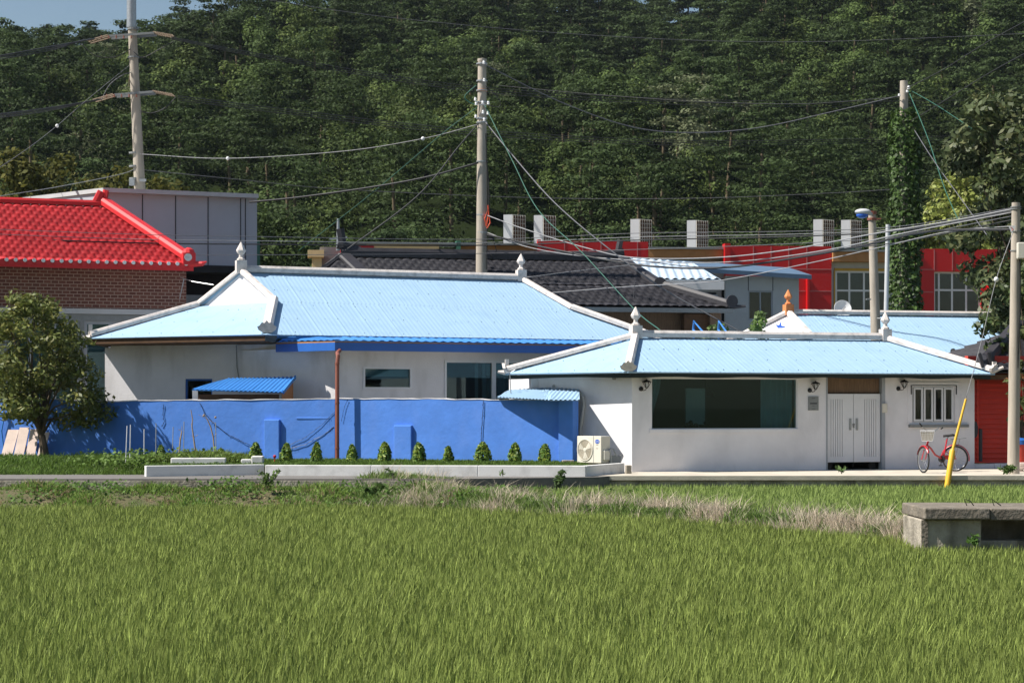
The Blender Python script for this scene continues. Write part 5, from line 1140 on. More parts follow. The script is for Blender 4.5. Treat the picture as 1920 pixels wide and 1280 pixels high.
cable([(914,404,63.8),(985,430,62),(1100,465,60),(1190,483,58.5),(1340,483,56),(1480,468,53),(1640,438,50),(1780,415,48),(1899,392,45.5)], 'pale cable sagging from the central pole to the right edge pole', .02, 'wirelight')
cable([(914,436,63.8),(985,462,62),(1090,480,60),(1260,492,57),(1400,489,55),(1560,467,51),(1700,436,48.5),(1899,398,45.5)], 'lower pale twisted cable between the central and right edge poles', .018, 'wirelight')
cable([(914,440,63.8),(1050,470,60),(1200,497,58),(1350,502,56),(1500,482,53),(1620,460,50.5),(1740,434,48),(1899,430,45.5)], 'thick black bundled cable joining the right edge pole', .036)
cable([(1180,486,62),(1300,500,59),(1400,497,56),(1560,470,52),(1700,452,49.5),(1899,412,45.5)], 'thin black cable under the thick bundle at the right', .016)
cable([(1030,549,60),(1180,537,58),(1340,527,55),(1500,497,52),(1640,466,50),(1780,434,48),(1899,424,45.5)], 'pale line rising across the charcoal roof to the right edge pole', .014, 'wirelight')
cable([(988,520,60),(1080,508,60.5),(1180,497,61),(1270,489,62)], 'short pale line crossing the upper charcoal roof', .012, 'wirelight')
cable([(1899,436,45.3),(1868,524,44.9),(1840,640,44.6),(1811,748,44.4)], 'guy wire from the right edge pole down to the yellow guard', .010, 'wirelight', balls=())
mb = MB(); mb.ball(W(1868,524,44.9), .055, 10, 8, sc_=(1,1,1.1)); obj('guy_insulator', mb, M['plainwhite'], smooth=True, label='white ball insulator on the guy wire at the right edge', category='insulator')
cable([(1702,165,69.8),(1770,130,66),(1850,80,62),(1960,20,58)], 'upper black line rising right from the ivy pole top', .018)
cable([(1703,230,69.8),(1770,190,66),(1850,140,62),(1960,80,58)], 'lower black line rising right from the ivy pole', .018)
cable([(1704,172,69.8),(1740,260,67),(1770,350,64),(1800,420,60)], 'green line slanting down right from the ivy pole', .018, 'wiregreen')
cable([(1708,170,69.8),(1760,200,67),(1850,260,63)], 'short green line from the ivy pole into the dark tree', .014, 'wiregreen')
cable([(1712,240,69.8),(1750,300,66),(1800,370,61),(1850,440,56)], 'grey stay slanting right from the ivy pole into the light tree', .018, 'wiregrey')
cable([(1686,182,69.8),(1500,195,80),(1300,190,88),(1100,176,92),(930,160,96)], 'thin black line leaving the ivy pole top towards the left', .016)
cable([(1190,530,56),(1188,560,55)], 'tiny dark hook wire above the small roof', .01)

# ---------------- bicycle ----------------
rw, fwc = .305, .305
Bc = G(1795,46.9); 
bk = thing('bicycle', (G(1770,46.9).x, 46.9, .006), 'red step-through bicycle with white basket leaning by the white house wall', 'bicycle')
Df = 46.15; Dr = 47.0; z0 = .006
RC = G(1791,Dr,z0+rw+.0); FCn = G(1731.5,45.9,z0+fwc)
ax_r = Vector((-.05,1,0)).normalized(); yaw = (RC-FCn); yaw.z = 0
def wheel(c, r, axle, nm):
    axle = Vector(axle).normalized(); u_ = Vector((0,0,1)); v_ = axle.cross(u_).normalized(); ring = [c+(u_*math.cos(a_)+v_*math.sin(a_))*(r-.018) for a_ in np.linspace(0,2*math.pi,37)]
    wo = obj(nm, MB().tube([c-axle*.05, c+axle*.05], .02, 8), M['steel'], bk, smooth=True)
    obj('tyre', MB().tube(ring, .019, 8, cap=False), M['rubber'], wo, smooth=True)
    rr_ = [c+(q-c)*.92 for q in ring]; obj('rim', MB().tube(rr_, .009, 6, cap=False), M['steel'], wo, smooth=True)
    mb = MB()
    for k in range(20): a_ = k*math.pi/10; mb.tube([c+axle*(.02 if k%2 else -.02), c+(u_*math.cos(a_)+v_*math.sin(a_))*(r-.04)], .0022, 3)
    obj('spokes', mb, M['steel'], wo)
    return wo
wheel(RC, rw, (.30,1,0), 'rear_wheel'); wheel(FCn, fwc, (1,.24,0), 'front_wheel')
head_t, head_b = W(1741,826,46.1), W(1738,834,46.05)
bb = W(1766,860,46.55); seat_t = W(1776,822,46.85); seat_b = W(1771,852,46.7)
mb = MB(); mb.tube([head_b, W(1745,840,46.15), W(1753,852,46.3), W(1762,857,46.45), bb], .024, 8); mb.tube([bb, W(1770,852,46.65), seat_t], .018, 8)
mb.tube([W(1762,856,46.45), W(1770,851,46.62)], .012, 6)
for s_ in (-.05,.05): mb.tube([bb, RC+Vector((.01,s_,-.0))], .011, 6); mb.tube([W(1772,845,46.75), RC+Vector((0,s_,0))], .009, 6)
mb.tube([head_b, head_t, W(1742,822,46.1)], .022, 8)
obj('frame', mb, M['bikered'], bk, smooth=True)
mb = MB(); dv = Vector((.38,-1,0)).normalized()*0
for s_ in (-1,1): off = Vector((1,.38,0)).normalized()*.05*s_; mb.tube([head_b, head_b+off+Vector((0,0,-.03)), FCn+off], .012, 6)
obj('fork', mb, M['bikered'], bk, smooth=True)
def fender(c, r, axle, a0, a1, m, wd=.03):
    axle = Vector(axle).normalized(); u_ = Vector((0,0,1)); v_ = axle.cross(u_).normalized(); V = []; n = 20
    for i in range(n+1):
        a_ = R(lerp(a0,a1,i/n)); d = u_*math.cos(a_)+v_*math.sin(a_)
        for s_, rr2 in ((-wd,r-.006),(-wd*.6,r+.01),(0,r+.016),(wd*.6,r+.01),(wd,r-.006)): V.append(c+d*rr2+axle*s_)
    return obj('mudguard', MB().add(V, [(i*5+j,i*5+j+1,(i+1)*5+j+1,(i+1)*5+j) for i in range(n) for j in range(4)]), m, bk, smooth='all')
fender(RC, rw+.015, (.30,1,0), -85, 100, M['bikered']); fender(FCn, fwc+.015, (1,.24,0), -70, 60, M['bikered'])
mb = MB(); mb.tube([W(1742,823,46.1), W(1742,812,46.1)], .012, 6)
mb.tube([W(1727,797,45.9), W(1736,806,46.0), W(1742,812,46.1), W(1753,808,46.2), W(1760,801,46.4)], .011, 6)
obj('handlebar', mb, M['steel'], bk, smooth=True)
for a_,b_ in (((1724,793,45.85),(1729,799,45.9)),((1764,804,46.5),(1768,801,46.5))): obj('grip', MB().tube([W(*a_), W(*b_)], .016, 7), M['rubber'], bk, smooth=True)
mb = MB(); S = W(1779,817,46.85); V=[]
for x,hw_,z_ in ((-.13,.02,.0),(-.06,.035,.01),(.02,.07,.015),(.09,.09,.03),(.13,.07,.02)):
    for s_,dz in ((-1,-.03),(-1,.01),(0,.025),(1,.01),(1,-.03)): V.append(S+Vector((x,hw_*s_,z_+dz)))
mb.add(V, [(i*5+j,i*5+(j+1)%5,(i+1)*5+(j+1)%5,(i+1)*5+j) for i in range(4) for j in range(5)]+[(4,3,2,1,0),(20,21,22,23,24)])
sdl = obj('saddle', mb, M['rubber'], bk, smooth='all'); obj('seat_post', MB().tube([seat_t, S+Vector((0,0,-.01))], .012, 6), M['steel'], bk)
# basket of white wire
Bk = W(1738,818,45.9); mb = MB(); n_ = 12
def bring(z_, k): return [Bk+Vector((x*k,y*k,z_)) for x,y in ((-.17,-.1),(.14,-.14),(.2,.1),(-.12,.14),(-.17,-.1))]
for z_,k in ((.0,.75),(.05,.8),(.10,.86),(.15,.92),(.2,.98),(.235,1.02)):
    mb.tube([p-Vector((0,0,.1)) for p in bring(z_,k)], .006 if z_ in (0,.235) else .003, 5)
b0, b1 = bring(0,.75), bring(.235,1.02)
for i in range(4):
    for k in range(8): t=k/8; mb.tube([b0[i].lerp(b0[i+1],t)-Vector((0,0,.1)), b1[i].lerp(b1[i+1],t)-Vector((0,0,.1))], .003, 4)
obj('basket', mb, M['plainwhite'], bk)
mb = MB(); b2 = [p-Vector((0,0,.1)) for p in bring(.005,.74)][:4]; b3 = [p-Vector((0,0,.1)) for p in bring(.21,.96)][:4]
mb.add(b2+b3, [(3,2,1,0),(0,1,5,4),(1,2,6,5),(2,3,7,6),(3,0,4,7)]); obj('basket_liner', mb, mat('beige basket liner', (.42,.36,.28), .9, .1, 10), bk)
mb = MB(); mb.bar(W(1780,823,46.95), W(1809,821,47.2), .1, .012); 
for a_ in ((1785,822),(1800,822)): mb.tube([W(a_[0],a_[1],47.05), RC+Vector((0,.04,0))], .005, 4)
obj('rear_rack', mb, M['sign'], bk)
mb = MB(); ax_ = Vector((.3,1,0)).normalized(); mb.lathe(bb-ax_*.05, [(.075,0),(.085,.008),(.075,.016)], 16, axis=ax_); mb.tube([bb-ax_*.07, bb-ax_*.07+Vector((-.02,0,-.14))], .01, 5); mb.box(bb-ax_*.1+Vector((-.02,0,-.15)), (.08,.06,.02)); mb.tube([bb+ax_*.07, bb+ax_*.07+Vector((.02,0,.14))], .01, 5)
obj('crankset', mb, M['rubber'], bk)
mb = MB(); mb.bar(bb-ax_*.045+Vector((0,0,.04)), RC-ax_*.045+Vector((0,0,.03)), .02, .1); obj('chain_guard', mb, M['bikered'], bk)
obj('kickstand', MB().tube([RC+Vector((-.05,-.07,0)), RC+Vector((.02,-.1,-.28))], .009, 5), M['steel'], bk)

# stakes and seedlings in the garden bed
stk = [(237,798,868,'white','leftmost leaning white garden stake'),(243,796,870,'white','second white garden stake from the left'),(270,804,874,'white','third garden stake, tallest at the kerb end'),(292,793,845,'grey','thin grey stake left of the bare twigs'),(323,800,845,'grey','thin short stake beside the bare twig'),(344,790,850,'grey','thin grey stake between the two bare twigs'),(405,792,842,'grey','rightmost thin grey stake in the garden bed')]
for px,y0,y1,c_,lb in stk:
    D_ = 46.8 if px < 280 else 47.2; mb = MB(); mb.tube([W(px+(-2 if px<240 else 0),y1,D_)-Vector((0,0,.2)), W(px+random.uniform(-1,2),y0,D_)], .011, 6)
    obj('garden_stake', mb, M['alu'] if c_=='white' else M['steel'], label=lb, category='stake', group='stakes in the garden bed')
for pts, lb in (([(367,850),(363,820),(360,800),(361,785),(358,768)],'taller bare pale twig with peeling bark in the bed'),([(402,846),(400,820),(395,800),(388,785),(382,775)],'curved bare pale twig nearest the sagging vine'),([(336,848),(338,825),(341,808)],'short bare pale twig left of the tall one')):
    mb = MB(); mb.tube([W(a,b,47.1) for a,b in pts], [.022-.003*i for i in range(len(pts))], 6)
    for k in range(4): p = W(*pts[min(len(pts)-1,1+k%3)],47.1); mb.tube([p, p+Vector((random.uniform(-.1,.1),0,random.uniform(.03,.12)))], .005, 4)
    obj('bare_sapling', mb, M['twig'], label=lb, category='sapling')
mb = MB(); 
for dx in (-7,4): mb.ball(W(396+dx*2,781+dx*.3,47.0), .028, 8, 6)
mb.tube([W(372,777,47.0), W(405,794,47.0)], .004, 4); obj('hanging_ornaments', mb, M['twig'], label='small round ornaments strung beside the curved twig', category='ornament')
mb = MB(); p = G(515,46.6,.2); mb.tube([p, p+Vector((0,0,.14))], .012, 6); mb.ball(p+Vector((0,0,.17)), .04, 8, 6); obj('red_flower', mb, M['bikered'], label='tiny red flower on the lawn left of the second conifer', category='flower')
# ---------------- paddies, banks, lawn ----------------
def tufts(xy, zb, per, h, wd, col, jcol=.14, spread=.05, leanx=.022, out=.22, lj=.030, lo=.6):
    n = len(xy); idx = np.repeat(np.arange(n), per); m = len(idx)
    d = rng.normal(0, 1, (m,2)); pos = np.empty((m,3)); pos[:,:2] = xy[idx]+d*spread; pos[:,2] = zb[idx]
    hh = h[idx]*rng.uniform(lo,1.08,m); w_ = wd[idx]*rng.uniform(.7,1.3,m)
    wave = .5+.5*np.sin(pos[:,0]*.9+1.3*np.sin(pos[:,1]*.45))*np.sin(pos[:,1]*.55+.8*np.sin(pos[:,0]*.5))
    lean = d*out*hh[:,None]*.45+rng.normal(0,lj,(m,2)); lean[:,0] += leanx*(.4+wave)*hh/.35
    return blades(pos, hh, w_, lean, np.asarray(col)[idx] if np.ndim(col) == 2 else col, jcol)
def area_pts(x0, x1, y0, y1, sp, jit=.35):
    gx, gy = np.meshgrid(np.arange(x0,x1,sp), np.arange(y0,y1,sp)); p = np.stack([gx.ravel(), gy.ravel()], 1); return p+rng.uniform(-jit,jit,p.shape)*sp
rng = np.random.default_rng(11)
parts = []
RC_ = np.array([.222,.275,.066])
for y0,y1,sp,per,wd,hh in ((12.6,18,.105,12,.0100,.265),(18,25,.115,12,.0125,.27),(25,33,.13,12,.015,.275),(33,41,.15,12,.018,.28)):
    p = area_pts(-.27*y1-.8, .27*y1+.8, y0, y1, sp); p = p[np.abs(p[:,0]) < .27*p[:,1]+.7]
    p = p[p[:,1] < bankline(p[:,0])-.02+.12*np.sin(p[:,0]*5)]
    nz = .5+.5*np.sin(p[:,0]*1.7+np.sin(p[:,1]*1.1)*2)*np.sin(p[:,1]*.8+np.sin(p[:,0]*.7))
    pat = rng.normal(0,1,len(p))*.07
    parts.append(tufts(p, np.full(len(p),-.67), per, hh*(.93+.10*nz+pat*.7), np.full(len(p),wd), RC_[None]*(1+pat[:,None]*1.2)*(.94+.12*nz[:,None]), spread=.034, jcol=.24))
blade_obj('paddy_rice', parts, 'rice', kind='stuff')
parts = []
p = area_pts(-.5, 12.5, 33, 44.2, .15); s_ = sstep(-2.2,1.4,p[:,0])
p = p[(p[:,1] > bankline(p[:,0])+1.9) & ~((p[:,0] > 5.75) & (p[:,1] < 30.1)) & (p[:,0] > 1.0+rng.normal(0,.3,len(p))) & (p[:,0] < .27*p[:,1]+.6)]
parts.append(tufts(p, gz(p[:,0],p[:,1])-.02, 10, np.full(len(p),.27), np.full(len(p),.019), np.array([[.25,.33,.09]])*(1+rng.normal(0,.08,(len(p),1)))))
blade_obj('upper_paddy_rice', parts, 'rice', kind='stuff')
# bank weeds
def nz2(x, y, s=1.0, o=0): return .5+.25*(np.sin(x*1.9*s+o+1.7*np.sin(y*1.3*s+o))+np.sin(y*2.7*s-o+1.3*np.sin(x*2.3*s)))
parts = []
p = area_pts(-13, 2.2, 40.0, 42.4, .075); b_ = bankline(p[:,0]); p = p[(p[:,1] > b_-.05)]
dens = nz2(p[:,0]*1.3,p[:,1]*1.5,1.0); keep = rng.uniform(0,1,len(p)) < np.clip(dens*2.1-.1,.15,1)*.95; p = p[keep]; dens = dens[keep]
hh = .06+.16*np.clip(dens-.3,0,1)+.08*rng.uniform(0,1,len(p))*(dens>.65); hh = hh*np.where(p[:,1]>42.1,.6,1)
col = np.where(rng.uniform(0,1,(len(p),1)) < .16, np.array([[.32,.24,.14]]), np.array([[.18,.27,.06]]))*(.75+.5*rng.uniform(0,1,(len(p),1)))
parts.append(tufts(p, gz(p[:,0],p[:,1])-.01, 6, hh, np.full(len(p),.022), col, spread=.05, leanx=.03, out=.9))
# broad weed leaves
def broad(p, hmax, size, col):
    n = len(p); C = np.stack([p[:,0],p[:,1],gz(p[:,0],p[:,1])+rng.uniform(.02,1,n)*hmax],1)
    return C, np.tile([[.2,-.5,.9]],(n,1))
q = area_pts(-13, 3.0, 40.2, 42.3, .06); dn = nz2(q[:,0]*.9+3,q[:,1],1.2,2); q = q[(q[:,1] > bankline(q[:,0])) & (rng.uniform(0,1,len(q)) < np.clip(dn*2.2-1.0,0,.9))]
C, N = broad(q, .22, .06, None); V1, Q1 = leaves(C, N, .055, 1.5, .6); c1 = np.array([[.10,.18,.035]])*(.6+.8*rng.uniform(0,1,(len(C),1)))
# diagonal bank to the right with dry grass
L_ = area_pts(-3.2, 10, 24, 43.5, .085); t_ = L_[:,1]-bankline(L_[:,0]); L_ = L_[(t_ > -.1) & (t_ < 2.1+1.2*(1-sstep(-1.5,2.5,L_[:,0]))) & (L_[:,0] < .27*L_[:,1]+.8) & ~((L_[:,0] > 5.75) & (L_[:,1] < 30.1))]
t_ = L_[:,1]-bankline(L_[:,0]); dn = nz2(L_[:,0]*1.1,L_[:,1]*.8,1.1,1.0)
dry = np.clip((dn-.36)*2.8,0,1)*np.clip(1.6-np.abs(t_-.5)*1.0,0,1)*sstep(-3,-1.2,L_[:,0]); isd = rng.uniform(0,1,len(L_)) < dry*.8+.06
g = L_[~isd]; parts.append(tufts(g, gz(g[:,0],g[:,1])-.01, 7, .10+.16*rng.uniform(0,1,len(g))*nz2(g[:,0],g[:,1],2), np.full(len(g),.018), np.array([[.17,.25,.065]])*(.6+.7*rng.uniform(0,1,(len(g),1))), spread=.05, leanx=.05, out=.8))
blade_obj('bank_grass', parts, 'grass', kind='stuff')
d_ = L_[isd]; d_ = d_[rng.uniform(0,1,len(d_)) < .9]
blade_obj('dry_grass', [tufts(d_, gz(d_[:,0],d_[:,1])-.01, 9, .14+.26*rng.uniform(0,1,len(d_))**2+.12*nz2(d_[:,0],d_[:,1],1.5), np.full(len(d_),.0085), np.array([[.62,.52,.40]])*(.65+.55*rng.uniform(0,1,(len(d_),1))), jcol=.2, spread=.06, leanx=.03, out=1.3)], 'grass', kind='stuff')
np_mesh('bank_weeds', V1, Q1, np.repeat(c1,4,axis=0), M['grass'], kind='stuff')
# dry and green tufts by the culvert
q = area_pts(6.7, 8.4, 27.7, 28.4, .07); q = q[q[:,0] > 6.95-.3*rng.uniform(0,1,len(q))]
blade_obj('dry_grass', [tufts(q, np.full(len(q),-.75), 6, .12+.24*rng.uniform(0,1,len(q))*np.clip((q[:,0]-6.5),.4,1.3), np.full(len(q),.008), np.array([[.45,.36,.25]])*(.6+.6*rng.uniform(0,1,(len(q),1))), out=1.2)], 'grass', kind='stuff')
# lawn behind the kerb and grass at the left of it
parts = []
p = area_pts(-8.2, 1.62, 44.3, 49.6, .085); fy = 44.6+.0*p[:,0]; lim = np.interp(p[:,0], [-8.2,-5.6,-5.3,1.6], [43.95,44.95,44.5,44.0]); p = p[(p[:,1] > lim) & (p[:,1] < np.interp(p[:,0],[-8.2,-4.4,1.6],[50.2,49.75,48.2]))]
parts.append(tufts(p, np.full(len(p),.19), 5, .04+.06*rng.uniform(0,1,len(p)), np.full(len(p),.017), np.array([[.10,.17,.03]])*(.7+.5*rng.uniform(0,1,(len(p),1))), out=.8))
p = area_pts(-14.5, -7.9, 45.0, 51.0, .085); dn = nz2(p[:,0],p[:,1],1.2)
parts.append(tufts(p, gz(p[:,0],p[:,1])-.02, 6, .07+.10*dn+.1*(rng.uniform(0,1,len(p))>.9), np.full(len(p),.019), np.array([[.12,.20,.035]])*(.6+.6*rng.uniform(0,1,(len(p),1))), out=.9))
# shaggy bed
p = area_pts(-8.4, -6.1, 45.9, 48.2, .08); parts.append(tufts(p, np.full(len(p),.2)+.13*np.exp(-((p[:,0]+7.3)**2)*1.2), 6, .10+.18*nz2(p[:,0]*2,p[:,1],2)*rng.uniform(.3,1,len(p)), np.full(len(p),.022), np.array([[.14,.20,.04]])*(.6+.7*rng.uniform(0,1,(len(p),1))), out=1.0))
blade_obj('lawn_grass', parts, 'grass', kind='stuff')
n = 1500; P = np.stack([rng.normal(-8.3,.9,n), rng.uniform(45.6,48.4,n), .2+np.abs(rng.normal(0,.13,n))],1); P[:,0] = np.clip(P[:,0],-10.5,-6.3); V_, Q_ = leaves(P, np.tile([[0,-.6,.8]],(n,1)), .07, 1.3, .6)
np_mesh('garden_weeds', V_, Q_, np.repeat(np.array([[.11,.18,.035]])*(.5+.9*rng.uniform(0,1,(n,1))),4,axis=0), M['grass'], kind='stuff')
# thin plants growing in front of the kerb
def weed(px, y, D, h, label, n=26, s=.06, wide=.12, col=(.09,.15,.04)):
    b = W(px, y, D); t = thing('weed', b, label, 'plant'); P = []; mb = MB()
    for k in range(5):
        tip = b+Vector((random.uniform(-wide,wide), random.uniform(-.08,.08), h*random.uniform(.6,1))); mb.tube([b, b.lerp(tip,.5)+Vector((0,0,.03)), tip], [.006,.004,.002], 4)
        for q in range(n//5): P.append(tuple(b.lerp(tip, random.uniform(.25,1))+Vector((random.uniform(-.05,.05),random.uniform(-.04,.04),0))))
    V_, Q_ = leaves(np.array(P), np.tile([[0,-.7,.6]],(len(P),1)), s, 2.6, .8); np_mesh('foliage', V_, Q_, np.repeat(np.array([col])*(.6+.8*rng.uniform(0,1,(len(P),1))),4,axis=0), M['grass'], parent=t, origin=tuple(b)); obj('stem', mb, M['grassbase'], t)
weed(1042,918,40.0,.42,'bushy dark green weed on the bank below the short kerb', 130, .045, .2, (.06,.10,.03))
weed(733,895,42.6,.22,'thin spiky weed before the middle of the long kerb', 20, .05, .1); weed(943,893,43,.16,'tiny thin weed before the right part of the long kerb', 12, .04, .06)
weed(500,915,41.6,.42,'leafy weed at the joint of the shaded and sunlit kerbs', 130, .045, .3, (.10,.16,.04)); weed(1578,888,44.0,.2,'small weed in front of the white gates', 24, .05, .08); weed(1890,887,45.0,.2,'leafy weed at the foot of the right edge pole', 50, .07, .25)
weed(1828,1024,28.1,.2,'leafy green weed in front of the culvert wall', 60, .035, .15, (.10,.19,.04)); weed(700,925,40.5,.22,'low leafy weed on the brown bank at mid left', 40, .08, .25)
# ---------------- conifers ----------------
def conifer(px, D, h, r, label, seed):
    global rng; rng = np.random.default_rng(seed); b = G(px, D, .18); t = thing('conifer', b, label, 'conifer', 'small conifers along the blue wall')
    n = 900; f = rng.uniform(0,1,n)**.8; ang = rng.uniform(0,2*math.pi,n); prof = r*np.clip((1-f)**.48*(.72+.6*np.minimum(f*3.5,1)*.5),0.01,1.2); k = rng.uniform(.72,1.12,n)
    wob = 1+.16*np.sin(ang*3+seed)+.1*np.sin(ang*7+f*9)
    C = np.stack([prof*wob*k*np.cos(ang), prof*wob*k*np.sin(ang), .03+f*h], 1)+np.array(b); N = np.stack([np.cos(ang), np.sin(ang), .5+0*ang],1)
    V_, Q_ = leaves(C, N, .05, 2.0, .45)
    # make the sprays stand upright
    base = np.where((rng.uniform(0,1,(n,1)) < .35), np.array([[.27,.34,.05]]), np.array([[.10,.19,.03]]))*(.7+.6*rng.uniform(0,1,(n,1)))
    np_mesh('foliage', V_, Q_, np.repeat(base,4,axis=0), M['leaf'], parent=t, origin=tuple(b)); obj('trunk', MB().tube([b, b+Vector((0,0,h*.7))], [.02,.008], 6), M['bark'], t)
cf = [(479,33,12,'leftmost small conifer, beside the weedy bed'),(537,32,11,'small conifer right beside the first buttress'),(594,33,10,'slim conifer just left of the drainpipe'),(660,29,10,'small conifer just right of the drainpipe'),(721,34,13,'wide based conifer left of the second buttress'),(785,33,13,'round conifer right beside the second buttress'),(840,26,9,'smallest conifer of the row, right of the second buttress'),(905,34,15,'widest conifer, under the vertical vine'),(966,32,12,'second conifer from the right end of the row'),(1022,30,12,'rightmost small conifer near the air conditioner'),(302,26,9,'small conifer half hidden in weeds left of the bed'),(414,20,9,'low conifer top in the weedy garden bed')]
for k,(px,h,r,lb) in enumerate(cf): D_ = 47.3 if px > 430 else 48; conifer(px, D_, (h+3)*D_/F, r*D_/F*1.05, lb, 40+k)

# ---------------- garden tree at the left ----------------
TB_ = G(85, 51.0, .15)
tr = tree('garden_tree', TB_, 4.35, 1.75, 'spreading olive green tree with several trunks in front of the blue wall', 'tree', col=(.12,.145,.035), trunk_r=.11, nclump=100, per=105, leaf=.068, low=.30, flat=.8, crk=(.13,.27), el=2.2, matl='leafglossy', seed=3, lean=(-.35,.1), forks=6, ycol=(.20,.20,.05), shape=lambda f: (.95-.3*f) if f < .75 else .72-(f-.75)*1.8)
# ---------------- trees on the right ----------------
tree('broadleaf_tree', G(1938,62.0), 11.4, 2.75, 'tall dark grey green tree rising at the right edge behind the red building', 'tree', col=(.065,.085,.032), trunk_r=.22, nclump=130, per=150, leaf=.13, low=.34, shape=lambda f: .45+.5*min(1,f*2) if f<.85 else .7, crk=(.15,.3), el=2, seed=8, ycol=(.13,.14,.06), matl='leafglossy')
tree('broadleaf_tree', G(1798,104.0), 14.0, 3.4, 'bright yellow green tree between the ivy pole and the dark tree', 'tree', col=(.24,.28,.06), trunk_r=.2, nclump=50, per=260, leaf=.17, low=.3, seed=9, ycol=(.24,.25,.07))
tree('broadleaf_tree', G(1748,103.0), 11.6, 1.6, 'small light green tree close behind the ivy pole', 'tree', col=(.22,.27,.06), trunk_r=.15, nclump=22, per=120, leaf=.16, low=.3, seed=10, ycol=(.2,.22,.06))
tree('shrub', G(1925,50.5), 5.3, 1.15, 'dark leafy shrub behind the right edge pole', 'shrub', col=(.055,.085,.025), trunk_r=.08, nclump=26, per=120, leaf=.11, low=.2, seed=12, ycol=(.12,.14,.05))
tree('shrub', G(1915,47.6), 2.7, .45, 'small shrub with drooping twigs between the pole and the red weatherboards', 'shrub', col=(.07,.09,.03), trunk_r=.04, nclump=12, per=60, leaf=.10, low=.35, seed=13, ycol=(.22,.10,.04))
tree('shrub', G(1330,58.0), 4.05, 1.0, 'light green shrub behind the small house ridge at left', 'shrub', col=(.12,.18,.05), trunk_r=.06, nclump=12, per=90, leaf=.10, low=.3, seed=14)
tree('shrub', G(1405,59.5), 4.45, .95, 'light green shrub in front of the pale shed window', 'shrub', col=(.12,.19,.05), trunk_r=.06, nclump=16, per=90, leaf=.10, low=.3, seed=15)
# ivy on the pole
rng = np.random.default_rng(22); n = 9000
base = G(1697,70); f = rng.uniform(0,1,n); zt_ = EYE+(HY-206)*70/F; ang = rng.uniform(0,2*math.pi,n)
rad = np.interp(f, [0,.3,.6,.85,1], [.68,.62,.55,.50,.44])*(1+.14*np.sin(f*23+ang*2)+.08*np.sin(ang*5))*rng.uniform(.8,1.1,n)
C = np.stack([base.x+rad*np.cos(ang), 70+rad*np.sin(ang), f*zt_], 1); N = np.stack([np.cos(ang), np.sin(ang), .5+0*ang], 1)
V_, Q_ = leaves(C, N, .13, 1.15, .6); cc = np.array([[.06,.105,.025]])*(.6+.8*rng.uniform(0,1,(n,1)))
iv = np_mesh('ivy', V_, Q_, np.repeat(cc,4,axis=0), M['leafglossy'], origin=(base.x,70,0), label='thick glossy green ivy wrapping the pole beside the red building', category='ivy')

# ---------------- wooded hill ----------------
def hz(x, y):
    x = np.asarray(x,float); y = np.asarray(y,float)
    t = np.clip((y-112)/(345-112),0,1.25); top = np.interp(x, [-140,-95,-70,-50,-20,0,22,40,75,130], [47,51.5,55,60,68,72,66,73,77,76])
    z = top*(t**.92)
    z += (3.6*np.sin(x*.045+.9+y*.012)+2.6*np.sin(x*.11-y*.035)+1.6*np.sin(x*.21+y*.06))*np.sin(np.pi*np.clip(t,0,1))
    return np.where(y > 345, top+(0-(y-345)*.12), z)-.3
xs_ = np.arange(-220,221,8.0); ys_ = np.concatenate([np.arange(104,352,7.0), [380,450,600]])
XX, YY = np.meshgrid(xs_, ys_); ZZ = hz(XX,YY)+1.2*np.sin(XX*.3)*np.sin(YY*.23); ZZ[0] = -.5; ny, nx = XX.shape; ii = (np.arange(ny-1)[:,None]*nx+np.arange(nx-1)[None]).ravel()
np_mesh('hill', np.stack([XX,YY,ZZ],-1).reshape(-1,3), np.stack([ii,ii+1,ii+nx+1,ii+nx],1), 1, M['hillfloor'], origin=(0,110,0), smooth=True, kind='structure')
